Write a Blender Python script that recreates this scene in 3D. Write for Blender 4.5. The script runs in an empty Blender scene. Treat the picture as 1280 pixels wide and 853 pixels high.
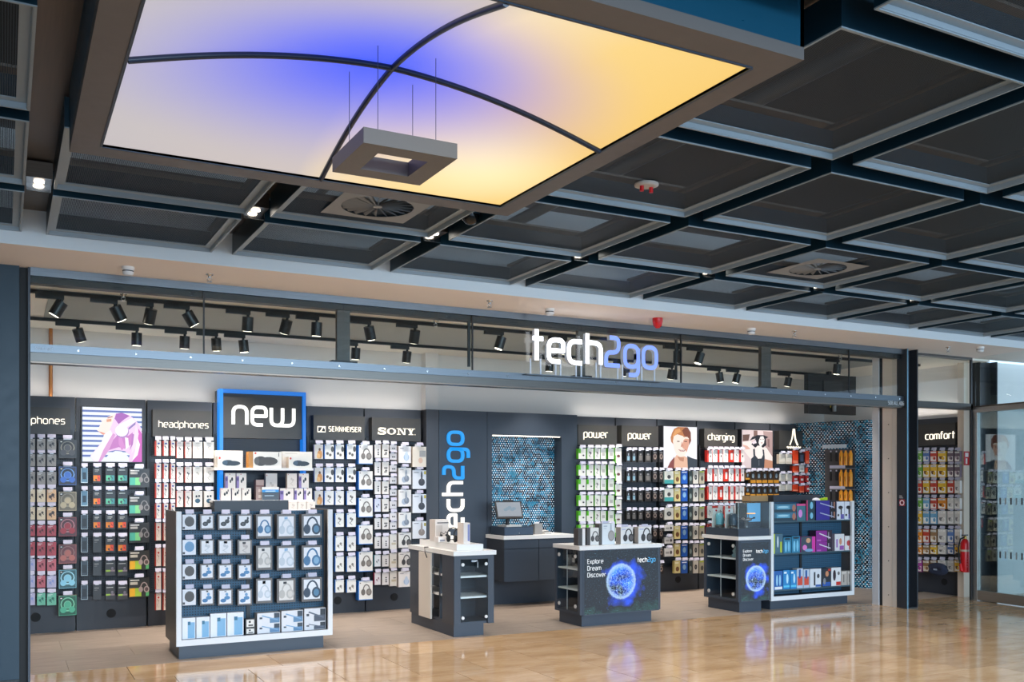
import bpy, math, random
from math import sin, cos, pi, radians, sqrt
from mathutils import Vector

random.seed(7)
SC = bpy.context.scene
COL = SC.collection

# ------------------------------------------------------------------ camera
CF, CV0, CH, CT = 1194.0, 602.0, 1.65, radians(28.0)
cam_d = bpy.data.cameras.new('camera'); cam = bpy.data.objects.new('camera', cam_d); COL.objects.link(cam)
cam_d.sensor_width = 36.0; cam_d.sensor_fit = 'HORIZONTAL'
cam_d.lens = CF / 1280 * 36.0
cam_d.shift_y = (CV0 - 426.5) / 1280
cam_d.clip_start = 0.05; cam_d.clip_end = 200
cam.location = (0, 0, CH); cam.rotation_euler = (pi / 2, 0, -CT)
SC.camera = cam
# ------------------------------------------------------------------ world, exposure
W = bpy.data.worlds.new('world'); SC.world = W; W.use_nodes = True
bg = W.node_tree.nodes['Background']
bg.inputs[0].default_value = (0.56, 0.76, 1.0, 1); bg.inputs[1].default_value = 2.0
SC.view_settings.view_transform = 'Standard'; SC.view_settings.look = 'None'
SC.view_settings.gamma = 1.0; SC.view_settings.exposure = 0.0
try: SC.view_settings.use_curve_mapping = False
except Exception: pass
SPOT_W, COVE_W, DOWN_W = 115.0, 3.2, 150.0
WARM = (1.0, 0.86, 0.72)
# unseen area lamp added behind the camera to brighten front faces like mall daylight
_l = bpy.data.lights.new('added_front_light', 'AREA'); _l.shape = 'RECTANGLE'; _l.size = 12; _l.size_y = 4; _l.energy = 2300; _l.color = (0.62, 0.82, 1.0)
_o = bpy.data.objects.new('added_front_light', _l); COL.objects.link(_o); _o.location = (4.5, -7.0, 4.2)
_o.rotation_euler = (Vector((5.5, 9.2, 1.2)) - _o.location).to_track_quat('-Z', 'Y').to_euler()

# ------------------------------------------------------------------ projection helper: pixel of the photograph -> point on a real plane
_s, _c = sin(CT), cos(CT)
def _ray(u, v):
    a = (u - 640) / CF
    return (_s + a * _c, _c - a * _s, -(v - CV0) / CF)
def onY(u, v, Y):
    r = _ray(u, v); t = Y / r[1]; return Vector((t * r[0], Y, CH + t * r[2]))
def onX(u, v, X):
    r = _ray(u, v); t = X / r[0]; return Vector((X, t * r[1], CH + t * r[2]))
def onZ(u, v, Z):
    r = _ray(u, v); t = (Z - CH) / r[2]; return Vector((t * r[0], t * r[1], Z))

# ------------------------------------------------------------------ materials
def lin(h):
    h = h.lstrip('#')
    def f(x):
        x = int(x, 16) / 255
        return x / 12.92 if x <= 0.04045 else ((x + 0.055) / 1.055) ** 2.4
    return (f(h[0:2]), f(h[2:4]), f(h[4:6]), 1.0)
_M = {}
def newmat(name):
    m = bpy.data.materials.new(name); m.use_nodes = True
    return m, m.node_tree, m.node_tree.nodes['Principled BSDF']
def pm(h, rough=0.5, metal=0.0, em=0.0, bump=0.0, spec=0.5):
    """plain coloured procedural material (slight noise in the colour), cached"""
    k = (h, rough, metal, em, bump, spec)
    if k in _M: return _M[k]
    m, nt, b = newmat('mat_' + h.strip('#'))
    c = lin(h)
    b.inputs['Base Color'].default_value = c
    b.inputs['Roughness'].default_value = rough; b.inputs['Metallic'].default_value = metal
    b.inputs['Specular IOR Level'].default_value = spec
    if em > 0:
        b.inputs['Emission Color'].default_value = c; b.inputs['Emission Strength'].default_value = em
        b.inputs['Base Color'].default_value = tuple(q * .15 for q in c[:3]) + (1,)
    elif bump >= 0:
        n = nt.nodes.new('ShaderNodeTexNoise'); n.inputs['Scale'].default_value = 35
        r = nt.nodes.new('ShaderNodeMapRange'); nt.links.new(n.outputs[0], r.inputs[0])
        r.inputs[3].default_value = max(0.02, rough - 0.06); r.inputs[4].default_value = min(1, rough + 0.06)
        nt.links.new(r.outputs[0], b.inputs['Roughness'])
    _M[k] = m; return m
def coords(nt, kind='Object', scale=(1, 1, 1), rot=(0, 0, 0), loc=(0, 0, 0)):
    t = nt.nodes.new('ShaderNodeTexCoord'); mp = nt.nodes.new('ShaderNodeMapping')
    nt.links.new(t.outputs[kind], mp.inputs[0])
    mp.inputs['Scale'].default_value = scale; mp.inputs['Rotation'].default_value = rot; mp.inputs['Location'].default_value = loc
    return mp.outputs[0]
def ramp(nt, fac, stops):
    r = nt.nodes.new('ShaderNodeValToRGB'); nt.links.new(fac, r.inputs[0])
    e = r.color_ramp.elements
    while len(e) < len(stops): e.new(0.5)
    for q, (p, c) in zip(e, stops): q.position = p; q.color = c if not isinstance(c, str) else lin(c)
    return r.outputs[0]
def noise(nt, vec, scale, detail=3, rough=0.55):
    n = nt.nodes.new('ShaderNodeTexNoise'); nt.links.new(vec, n.inputs['Vector'])
    n.inputs['Scale'].default_value = scale; n.inputs['Detail'].default_value = detail; n.inputs['Roughness'].default_value = rough
    return n.outputs[0]
def mth(nt, op, a, b=None, c=None):
    n = nt.nodes.new('ShaderNodeMath'); n.operation = op
    for i, x in enumerate((a, b, c)):
        if x is None: continue
        if isinstance(x, (int, float)): n.inputs[i].default_value = x
        else: nt.links.new(x, n.inputs[i])
    return n.outputs[0]
def mixc(nt, fac, a, b, mode='MIX'):
    n = nt.nodes.new('ShaderNodeMix'); n.data_type = 'RGBA'; n.blend_type = mode
    for i, x in ((0, fac), (6, a), (7, b)):
        if isinstance(x, (int, float)): n.inputs[i].default_value = x
        elif isinstance(x, (tuple, str)): n.inputs[i].default_value = lin(x) if isinstance(x, str) else x
        else: nt.links.new(x, n.inputs[i])
    return n.outputs[2]
def sepx(nt, vec):
    n = nt.nodes.new('ShaderNodeSeparateXYZ'); nt.links.new(vec, n.inputs[0]); return n.outputs

def m_marble():
    m, nt, b = newmat('marble_tile')
    v = coords(nt, 'Object', (0.6, 1.8, 1))
    oi = nt.nodes.new('ShaderNodeObjectInfo')
    off = nt.nodes.new('ShaderNodeVectorMath'); off.operation = 'MULTIPLY_ADD'
    off.inputs[1].default_value = (1, 1, 1); nt.links.new(v, off.inputs[0])
    cmb = nt.nodes.new('ShaderNodeCombineXYZ'); nt.links.new(mth(nt, 'MULTIPLY', oi.outputs['Random'], 40), cmb.inputs[0])
    nt.links.new(cmb.outputs[0], off.inputs[2])
    n1 = noise(nt, off.outputs[0], 2.4, 8, 0.65)
    col = ramp(nt, n1, [(0.25, '#ab855c'), (0.45, '#c39f76'), (0.62, '#d3b28b'), (0.8, '#b18c64')])
    n2 = noise(nt, off.outputs[0], 22, 4, 0.7)
    col = mixc(nt, ramp(nt, n2, [(0.3, (0.22,) * 3 + (1,)), (0.42, (0, 0, 0, 1))]), col, '#8a6238')
    hv = nt.nodes.new('ShaderNodeHueSaturation'); nt.links.new(col, hv.inputs['Color'])
    nt.links.new(mth(nt, 'MULTIPLY_ADD', oi.outputs['Random'], 0.22, 0.86), hv.inputs['Value'])
    nt.links.new(hv.outputs[0], b.inputs['Base Color'])
    b.inputs['Specular IOR Level'].default_value = 0.75
    r = nt.nodes.new('ShaderNodeMapRange'); nt.links.new(n2, r.inputs[0]); r.inputs[3].default_value = 0.05; r.inputs[4].default_value = 0.14
    nt.links.new(r.outputs[0], b.inputs['Roughness'])
    return m
def m_shopfloor():
    m, nt, b = newmat('greige_floor_tile')
    v = coords(nt, 'Object', (1, 6, 1))
    oi = nt.nodes.new('ShaderNodeObjectInfo')
    n1 = noise(nt, v, 3, 6, 0.6)
    col = ramp(nt, n1, [(0.3, '#968577'), (0.55, '#a89788'), (0.75, '#b3a293')])
    hv = nt.nodes.new('ShaderNodeHueSaturation'); nt.links.new(col, hv.inputs['Color'])
    nt.links.new(mth(nt, 'MULTIPLY_ADD', oi.outputs['Random'], 0.12, 0.92), hv.inputs['Value'])
    nt.links.new(hv.outputs[0], b.inputs['Base Color']); b.inputs['Roughness'].default_value = 0.42
    return m
def m_steel(name, h, rough=0.28, scale=(1, 1, 60)):
    m, nt, b = newmat(name)
    v = coords(nt, 'Object', scale)
    n1 = noise(nt, v, 3, 3)
    nt.links.new(ramp(nt, n1, [(0.3, tuple(x * 0.8 for x in lin(h)[:3]) + (1,)), (0.7, h)]), b.inputs['Base Color'])
    b.inputs['Metallic'].default_value = 1.0
    r = nt.nodes.new('ShaderNodeMapRange'); nt.links.new(n1, r.inputs[0]); r.inputs[3].default_value = rough * 0.8; r.inputs[4].default_value = rough * 1.3
    nt.links.new(r.outputs[0], b.inputs['Roughness'])
    return m
def m_glass(name, tint=(0.97, 1, 0.99, 1), ior=1.5, rough=0.0):
    m = bpy.data.materials.new(name); m.use_nodes = True; nt = m.node_tree; nt.nodes.clear()
    o = nt.nodes.new('ShaderNodeOutputMaterial'); t = nt.nodes.new('ShaderNodeBsdfTransparent'); g = nt.nodes.new('ShaderNodeBsdfGlossy')
    f = nt.nodes.new('ShaderNodeFresnel'); f.inputs[0].default_value = ior
    x = nt.nodes.new('ShaderNodeMixShader'); t.inputs[0].default_value = tint; g.inputs['Roughness'].default_value = rough
    ge = nt.nodes.new('ShaderNodeNewGeometry'); k = mth(nt, 'MULTIPLY', f.outputs[0], mth(nt, 'SUBTRACT', 1.0, ge.outputs['Backfacing']))
    nt.links.new(k, x.inputs[0]); nt.links.new(t.outputs[0], x.inputs[1]); nt.links.new(g.outputs[0], x.inputs[2]); nt.links.new(x.outputs[0], o.inputs[0])
    return m
def m_mesh():
    """fine expanded metal: strands with open holes between them"""
    m = bpy.data.materials.new('expanded_metal_mesh'); m.use_nodes = True; nt = m.node_tree
    b = nt.nodes['Principled BSDF']; o = nt.nodes['Material Output']
    v = sepx(nt, coords(nt, 'Object', (1, 1, 1)))
    sx = mth(nt, 'SINE', mth(nt, 'MULTIPLY', v[0], 2 * pi / 0.020))
    sy = mth(nt, 'SINE', mth(nt, 'MULTIPLY', v[1], 2 * pi / 0.013))
    d = mth(nt, 'MULTIPLY', sx, sy)
    hole = mth(nt, 'GREATER_THAN', mth(nt, 'ABSOLUTE', d), 0.42)
    b.inputs['Base Color'].default_value = lin('#36434f'); b.inputs['Metallic'].default_value = 0.3; b.inputs['Roughness'].default_value = 0.5
    t = nt.nodes.new('ShaderNodeBsdfTransparent'); x = nt.nodes.new('ShaderNodeMixShader')
    nt.links.new(hole, x.inputs[0]); nt.links.new(b.outputs[0], x.inputs[1]); nt.links.new(t.outputs[0], x.inputs[2]); nt.links.new(x.outputs[0], o.inputs[0])
    return m
def m_peg(h):
    m, nt, b = newmat('pegboard')
    v = sepx(nt, coords(nt, 'Object'))
    def g(x): return mth(nt, 'ABSOLUTE', mth(nt, 'SUBTRACT', mth(nt, 'FRACT', mth(nt, 'DIVIDE', x, 0.025)), 0.5))
    hx = mth(nt, 'LESS_THAN', g(v[0]), 0.2); hz = mth(nt, 'LESS_THAN', g(v[2]), 0.2)
    nt.links.new(mixc(nt, mth(nt, 'MULTIPLY', hx, hz), h, '#05070a'), b.inputs['Base Color'])
    b.inputs['Roughness'].default_value = 0.5
    return m
def m_mosaic():
    """hexagonal dot mosaic with blue, teal and dark pieces and small bright dots"""
    m, nt, b = newmat('dot_mosaic')
    v = coords(nt, 'Object'); s = sepx(nt, v)
    hor = mth(nt, 'ADD', s[0], s[1])
    P, Q = 0.036, 0.062
    def dots(ox, oz):
        fx = mth(nt, 'SUBTRACT', mth(nt, 'FRACT', mth(nt, 'ADD', mth(nt, 'DIVIDE', hor, P), ox)), 0.5)
        fz = mth(nt, 'SUBTRACT', mth(nt, 'FRACT', mth(nt, 'ADD', mth(nt, 'DIVIDE', s[2], Q), oz)), 0.5)
        dx = mth(nt, 'MULTIPLY', fx, P); dz = mth(nt, 'MULTIPLY', fz, Q)
        d = mth(nt, 'SQRT', mth(nt, 'ADD', mth(nt, 'MULTIPLY', dx, dx), mth(nt, 'MULTIPLY', dz, dz)))
        return mth(nt, 'LESS_THAN', d, 0.0086)
    dot = mth(nt, 'MAXIMUM', dots(0, 0), dots(0.5, 0.5))
    vor = nt.nodes.new('ShaderNodeTexVoronoi'); nt.links.new(v, vor.inputs['Vector']); vor.inputs['Scale'].default_value = 24
    n1 = noise(nt, v, 3.2, 4)
    base = ramp(nt, mth(nt, 'ADD', mth(nt, 'MULTIPLY', sepx(nt, vor.outputs['Color'])[0], 0.55), mth(nt, 'MULTIPLY', n1, 0.55)),
                [(0.25, '#070d16'), (0.42, '#0d2c3c'), (0.54, '#0f5a78'), (0.68, '#1a86a8'), (0.82, '#16323e')])
    wh = ramp(nt, noise(nt, v, 5.5, 3), [(0.35, '#5c7f90'), (0.6, '#f4fbff')])
    nt.links.new(mixc(nt, dot, base, wh), b.inputs['Base Color'])
    b.inputs['Roughness'].default_value = 0.25
    return m
def m_sail():
    """backlit membrane: white on the left, blue round the crossing, warm yellow on the right"""
    m, nt, b = newmat('backlit_membrane')
    v = coords(nt, 'Object'); s = sepx(nt, v)
    t = mth(nt, 'ADD', mth(nt, 'ADD', mth(nt, 'MULTIPLY', s[0], 0.42), mth(nt, 'MULTIPLY', s[1], 0.02)), 0.5)
    base = ramp(nt, t, [(0.05, (0.55, 0.51, 0.52, 1)), (0.46, (0.60, 0.53, 0.51, 1)), (0.55, (0.90, 0.72, 0.47, 1)), (0.74, (0.95, 0.66, 0.23, 1)), (1.0, (0.93, 0.60, 0.16, 1))])
    # lamps behind the membrane
    def blob(cx, cy, r, sx=1.0, sy=1.0):
        dx = mth(nt, 'MULTIPLY', mth(nt, 'SUBTRACT', s[0], cx), sx); dy = mth(nt, 'MULTIPLY', mth(nt, 'SUBTRACT', s[1], cy), sy)
        d = mth(nt, 'SQRT', mth(nt, 'ADD', mth(nt, 'MULTIPLY', dx, dx), mth(nt, 'MULTIPLY', dy, dy)))
        r_ = nt.nodes.new('ShaderNodeMapRange'); r_.interpolation_type = 'SMOOTHSTEP'; nt.links.new(d, r_.inputs[0])
        r_.inputs[1].default_value = 0.0; r_.inputs[2].default_value = r; r_.inputs[3].default_value = 1.0; r_.inputs[4].default_value = 0.0
        return r_.outputs[0]
    col = mixc(nt, mth(nt, 'MULTIPLY', blob(0.72, 0.62, 0.75), 0.75), base, (1.15, 0.98, 0.62, 1))
    col = mixc(nt, mth(nt, 'MULTIPLY', blob(-0.10, 0.0, 1.22, 0.9, 1.1), 1.0), col, (0.075, 0.13, 1.0, 1))
    lp = nt.nodes.new('ShaderNodeMix')
    nt.links.new(col, b.inputs['Emission Color']); b.inputs['Emission Strength'].default_value = 1.0
    b.inputs['Base Color'].default_value = (0.05, 0.05, 0.05, 1); b.inputs['Roughness'].default_value = 0.6
    nt.nodes.remove(lp)
    return m
def m_screen(w, h, cx, cz, R):
    """LED screen picture: a glowing sphere of blue light points on a dark ground; local x right, z up from the lower left corner"""
    m, nt, b = newmat('led_screen')
    v = coords(nt, 'Object'); s = sepx(nt, v)
    dx = mth(nt, 'SUBTRACT', s[0], cx); dz = mth(nt, 'SUBTRACT', s[2], cz)
    d = mth(nt, 'DIVIDE', mth(nt, 'SQRT', mth(nt, 'ADD', mth(nt, 'MULTIPLY', dx, dx), mth(nt, 'MULTIPLY', dz, dz))), R)
    n_big = noise(nt, v, 5.5 / (R / 0.2), 2, 0.5); n_f = noise(nt, v, 38 / (R / 0.2), 5, 0.75); n_s = noise(nt, v, 120, 2, 0.5)
    dd = mth(nt, 'ADD', d, mth(nt, 'MULTIPLY', mth(nt, 'SUBTRACT', n_f, 0.5), 0.22))
    inside = ramp(nt, dd, [(0.0, (1, 1, 1, 1)), (0.95, (1, 1, 1, 1)), (1.0, (0, 0, 0, 1))])
    ring = ramp(nt, mth(nt, 'MULTIPLY', dd, 0.5), [(0.36, (0, 0, 0, 1)), (0.47, (1, 1, 1, 1)), (0.52, (0, 0, 0, 1))])
    body = ramp(nt, n_big, [(0.36, '#0c1f30'), (0.48, '#0f46d0'), (0.6, '#2a74ff'), (0.72, '#6fb8ff')])
    ve = nt.nodes.new('ShaderNodeTexVoronoi'); ve.feature = 'DISTANCE_TO_EDGE'; nt.links.new(v, ve.inputs['Vector']); ve.inputs['Scale'].default_value = 34 / (R / 0.2)
    net = ramp(nt, ve.outputs['Distance'], [(0.0, '#9fd0ff'), (0.09, (0, 0, 0, 1))])
    spark = mixc(nt, 1.0, ramp(nt, n_f, [(0.55, (0, 0, 0, 1)), (0.68, '#e6f2ff')]), mixc(nt, 0.45, net, (0, 0, 0, 1)), 'ADD')
    glow = ramp(nt, mth(nt, 'SUBTRACT', mth(nt, 'ADD', mth(nt, 'MULTIPLY', d, 0.5), mth(nt, 'MULTIPLY', mth(nt, 'SUBTRACT', n_big, 0.5), -1.1)), mth(nt, 'MULTIPLY', dx, 0.35)), [(0.36, '#1450ff'), (0.66, (0, 0, 0, 1))])
    stars = ramp(nt, n_s, [(0.64, (0, 0, 0, 1)), (0.74, '#6fb6d8')])
    bot = mixc(nt, 1.0, ramp(nt, mth(nt, 'ADD', s[2], mth(nt, 'MULTIPLY', mth(nt, 'SUBTRACT', n_big, 0.5), 0.5)), [(0.0, '#3a7a6c'), (0.09, (0, 0, 0, 1))]), ramp(nt, n_s, [(0.42, (0, 0, 0, 1)), (0.6, (1, 1, 1, 1))]), 'MULTIPLY')
    col = mixc(nt, 1.0, '#1c242c', glow, 'ADD')
    col = mixc(nt, 1.0, col, mixc(nt, 1.0, stars, mixc(nt, 0.5, bot, (0, 0, 0, 1)), 'ADD'), 'ADD')
    col = mixc(nt, inside, col, mixc(nt, 1.0, body, spark, 'ADD'))
    col = mixc(nt, mth(nt, 'MULTIPLY', ring, 0.8), col, '#bfe2ff')
    nt.links.new(col, b.inputs['Emission Color']); b.inputs['Emission Strength'].default_value = 1.0
    b.inputs['Base Color'].default_value = (0.01, 0.01, 0.012, 1); b.inputs['Roughness'].default_value = 0.25
    return m

MARBLE, SHOPFLOOR = m_marble(), m_shopfloor()
STEEL = m_steel('brushed_steel', '#7b8289', 0.36); STEELB = m_steel('brown_steel', '#7d7066', 0.3)
GALV = m_steel('channel_metal', '#857a70', 0.4, (30, 1, 1))
GLASS = m_glass('clear_glass'); RGLASS = m_glass('coated_door_glass', (0.78, 0.86, 0.86, 1), 4.6); CASEG = m_glass('case_glass', (0.93, 0.97, 0.98, 1), 1.45)
MESH, PEG, PEG_DAYLIT, MOSAIC, SAIL = m_mesh(), m_peg('#333a44'), m_peg('#2b5570'), m_mosaic(), m_sail()  # blue daylight is painted into the gondola pegboard's colour
TEALSIDE = pm('#123444', 0.35, 0.3); LIP = pm('#98a4ac', 0.4, 0.2); DARK = pm('#0c0d0f', 0.6); BLACK = pm('#15171a', 0.45)
ANTH = pm('#41444b', 0.42); ANTHD = pm('#33363d', 0.45); NAVY = pm('#38414d', 0.42); SIGNB = pm('#3a3835', 0.45); WHITE = pm('#e9e6e2', 0.35); CREAM = pm('#d8cdbf', 0.45)
WALLW = pm('#dcd9d6', 0.7); CEILW = pm('#efe9df', 0.8); CEILG = pm('#a9adab', 0.85); SOFFIT = pm('#efe7e2', 0.75); FASCIA = pm('#dfe6ea', 0.6)
TICKET = pm('#c6c2d2', 0.4); WIRE = pm('#b8bcc0', 0.3, 0.9); TABC = pm('#c9ced8', 0.25); RIM = pm('#6d6764', 0.42, 0.3); TEALCOL = pm('#0f2b3a', 0.42, 0.1); POSTD = pm('#2a2d33', 0.4)
RED = pm('#c41218', 0.35); CHROME = pm('#c8c8c8', 0.15, 1.0); COPPER = pm('#b87745', 0.35, 0.8); RUBBER = pm('#111214', 0.7)

# ------------------------------------------------------------------ mesh builder
ORI = {}
class MB:
    def __init__(s): s.v = []; s.f = []; s.m = []; s.sm = []
    def face(s, pts, m=0, smooth=False):
        i = len(s.v); s.v += [tuple(p) for p in pts]; s.f.append(tuple(range(i, i + len(pts)))); s.m.append(m); s.sm.append(smooth)
    def grid(s, verts, faces, m=0, smooth=False):
        i = len(s.v); s.v += [tuple(p) for p in verts]
        for f in faces: s.f.append(tuple(i + q for q in f)); s.m.append(m); s.sm.append(smooth)
    def box(s, x0, y0, z0, x1, y1, z1, m=0, fm=None):
        if x0 > x1: x0, x1 = x1, x0
        if y0 > y1: y0, y1 = y1, y0
        if z0 > z1: z0, z1 = z1, z0
        V = [(x0, y0, z0), (x1, y0, z0), (x1, y1, z0), (x0, y1, z0), (x0, y0, z1), (x1, y0, z1), (x1, y1, z1), (x0, y1, z1)]
        F = [(0, 1, 5, 4), (1, 2, 6, 5), (2, 3, 7, 6), (3, 0, 4, 7), (4, 5, 6, 7), (3, 2, 1, 0)]   # front right back left top bottom
        i = len(s.v); s.v += V
        for k, f in enumerate(F): s.f.append(tuple(i + q for q in f)); s.m.append(fm.get(k, m) if fm else m); s.sm.append(False)
        return s
    def obox(s, c, ax, ay, az, m=0):
        """box from centre and three half-axis vectors"""
        c, ax, ay, az = Vector(c), Vector(ax), Vector(ay), Vector(az)
        V = [c + a * ax + b * ay + d * az for d in (-1, 1) for a, b in ((-1, -1), (1, -1), (1, 1), (-1, 1))]
        s.grid(V, [(0, 1, 5, 4), (1, 2, 6, 5), (2, 3, 7, 6), (3, 0, 4, 7), (4, 5, 6, 7), (3, 2, 1, 0)], m); return s
    def cyl(s, p0, p1, r0, r1=None, n=10, m=0, caps=True, m2=None):
        p0, p1 = Vector(p0), Vector(p1); r1 = r0 if r1 is None else r1
        d = (p1 - p0).normalized(); a = d.orthogonal().normalized(); b = d.cross(a)
        V = [p0 + r0 * (cos(2 * pi * k / n) * a + sin(2 * pi * k / n) * b) for k in range(n)] + [p1 + r1 * (cos(2 * pi * k / n) * a + sin(2 * pi * k / n) * b) for k in range(n)]
        s.grid(V, [(k, (k + 1) % n, n + (k + 1) % n, n + k) for k in range(n)], m, True)
        if caps: s.face(V[:n][::-1], m); s.face(V[n:], m if m2 is None else m2)
        return s
    def tube(s, pts, r, n=6, m=0):
        pts = [Vector(p) for p in pts]
        rings = []
        for i, p in enumerate(pts):
            d = (pts[min(i + 1, len(pts) - 1)] - pts[max(i - 1, 0)]).normalized()
            a = d.cross(Vector((0.31, 0.22, 0.92)))
            if a.length < 1e-3: a = d.orthogonal()
            a.normalize(); b = d.cross(a)
            rings += [p + r * (cos(2 * pi * k / n) * a + sin(2 * pi * k / n) * b) for k in range(n)]
        F = [(i * n + k, i * n + (k + 1) % n, (i + 1) * n + (k + 1) % n, (i + 1) * n + k) for i in range(len(pts) - 1) for k in range(n)]
        s.grid(rings, F, m, True); s.face(rings[:n][::-1], m); s.face(rings[-n:], m); return s
    def lathe(s, c, prof, n=14, m=0, axis=(0, 0, 1)):
        ax = Vector(axis).normalized(); a = ax.orthogonal().normalized(); b = ax.cross(a); c = Vector(c)
        V = [c + ax * h + r * (cos(2 * pi * k / n) * a + sin(2 * pi * k / n) * b) for r, h in prof for k in range(n)]
        F = [(i * n + k, i * n + (k + 1) % n, (i + 1) * n + (k + 1) % n, (i + 1) * n + k) for i in range(len(prof) - 1) for k in range(n)]
        s.grid(V, F, m, True); s.face(V[:n][::-1], m); s.face(V[-n:], m); return s
    def prism(s, poly, fr, n0, n1, m=0, ms=None):
        """2D polygon (x,z) extruded along the frame normal from n0 (front) to n1 (back)"""
        A = [fr(x, z, n0) for x, z in poly]; B = [fr(x, z, n1) for x, z in poly]; k = len(poly)
        s.face(A, m); s.face(B[::-1], m)
        for i in range(k): s.face([A[i], B[i], B[(i + 1) % k], A[(i + 1) % k]], m if ms is None else ms)
        return s
    def build(s, name, mats, parent=None, origin=None, local=False):
        me = bpy.data.meshes.new(name)
        if not isinstance(mats, (list, tuple)): mats = [mats]
        if parent is not None and not local:
            o0 = ORI[parent.name] if origin is None else origin
        elif origin is not None: o0 = origin
        elif local: o0 = (0, 0, 0)
        else:
            xs, ys, zs = zip(*s.v); o0 = ((min(xs) + max(xs)) / 2, (min(ys) + max(ys)) / 2, min(zs))
        me.from_pydata([(x - o0[0], y - o0[1], z - o0[2]) for x, y, z in s.v], [], s.f)
        for mt in mats: me.materials.append(mt)
        me.polygons.foreach_set('material_index', s.m); me.polygons.foreach_set('use_smooth', s.sm)
        me.update()
        o = bpy.data.objects.new(name, me); COL.objects.link(o)
        if parent is not None:
            o.parent = parent
            if not local:
                po = ORI[parent.name]; o.location = (o0[0] - po[0], o0[1] - po[1], o0[2] - po[2])
        elif not local or origin is not None: o.location = o0
        ORI[o.name] = o0
        return o
def thing(name, label, cat, loc=(0, 0, 0), group=None, rz=0.0):
    o = bpy.data.objects.new(name, None); COL.objects.link(o); o.location = loc; o.rotation_euler = (0, 0, rz)
    o.empty_display_size = 0.1; ORI[o.name] = tuple(loc)
    tag(o, label, cat, group); return o
LABELS = set()
def tag(o, label=None, cat=None, group=None, kind=None):
    if label:
        n = len(label.split())
        if n < 4 or n > 16: print('LABEL LENGTH', n, label)
        if label in LABELS and not group: print('LABEL TWICE', label)
        LABELS.add(label); o['label'] = label
    if cat: o['category'] = cat
    if group: o['group'] = group
    if kind: o['kind'] = kind
    return o
def struct(name, mb, mats, parent=None):
    o = mb.build(name, mats, parent)
    if parent is None: o['kind'] = 'structure'
    return o
def boxo(name, mat, parent, *b, **k): return MB().box(*b, **k).build(name, mat, parent)
def frame(O, R=(1, 0, 0), U=(0, 0, 1), N=(0, -1, 0)):
    O, R, U, N = Vector(O), Vector(R), Vector(U), Vector(N)
    return lambda x, z, n=0.0: O + R * x + U * z + N * n

# ------------------------------------------------------------------ stroke lettering
def rnd(pts, r, closed=False, seg=5):
    """round the corners of a polyline"""
    out = []; n = len(pts)
    for i in range(n):
        p = Vector(pts[i]).to_2d() if len(pts[i]) == 2 else Vector(pts[i][:2])
        rr = pts[i][2] if len(pts[i]) > 2 else r
        if not closed and i in (0, n - 1) or rr <= 0: out.append(p); continue
        a = Vector(pts[i - 1][:2]); b = Vector(pts[(i + 1) % n][:2])
        da = (a - p); db = (b - p); q = min(rr, da.length * 0.499, db.length * 0.499)
        A = p + da.normalized() * q; B = p + db.normalized() * q
        for k in range(seg + 1):
            t = k / seg; out.append((1 - t) ** 2 * A + 2 * t * (1 - t) * p + t * t * B)
    return out
def ribbon(mb, pts, w, fr, n0, n1, closed=False, m=0, ms=None):
    n = len(pts); L = []; Rr = []
    for i in range(n):
        if closed: a, b = pts[i - 1], pts[(i + 1) % n]
        else: a, b = pts[max(i - 1, 0)], pts[min(i + 1, n - 1)]
        p = pts[i]
        d1 = (p - a).normalized() if (p - a).length > 1e-9 else (b - p).normalized()
        d2 = (b - p).normalized() if (b - p).length > 1e-9 else d1
        t = (d1 + d2)
        t = t.normalized() if t.length > 1e-6 else d1
        nn = Vector((-t.y, t.x)); k = max(0.5, nn.dot(Vector((-d1.y, d1.x))))
        L.append(p + nn * (w / 2 / k)); Rr.append(p - nn * (w / 2 / k))
    V = []
    for q in (n0, n1):
        V += [fr(p.x, p.y, q) for p in L] + [fr(p.x, p.y, q) for p in Rr]
    F = []; S = []; e = n if closed else n - 1
    for i in range(e):
        j = (i + 1) % n
        F += [(i, j, n + j, n + i), (2 * n + i, 3 * n + i, 3 * n + j, 2 * n + j)]
        S += [(i, 2 * n + i, 2 * n + j, j), (n + i, n + j, 3 * n + j, 3 * n + i)]
    if not closed: S += [(0, n, 3 * n, 2 * n), (n - 1, 3 * n - 1, 4 * n - 1, 2 * n - 1)]
    i0 = len(mb.v); mb.v += [tuple(p) for p in V]
    for f in F: mb.f.append(tuple(i0 + q for q in f)); mb.m.append(m); mb.sm.append(False)
    for f in S: mb.f.append(tuple(i0 + q for q in f)); mb.m.append(m if ms is None else ms); mb.sm.append(False)
RING = [(0, 0), (0, 1), (.78, 1), (.78, 0)]
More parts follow.
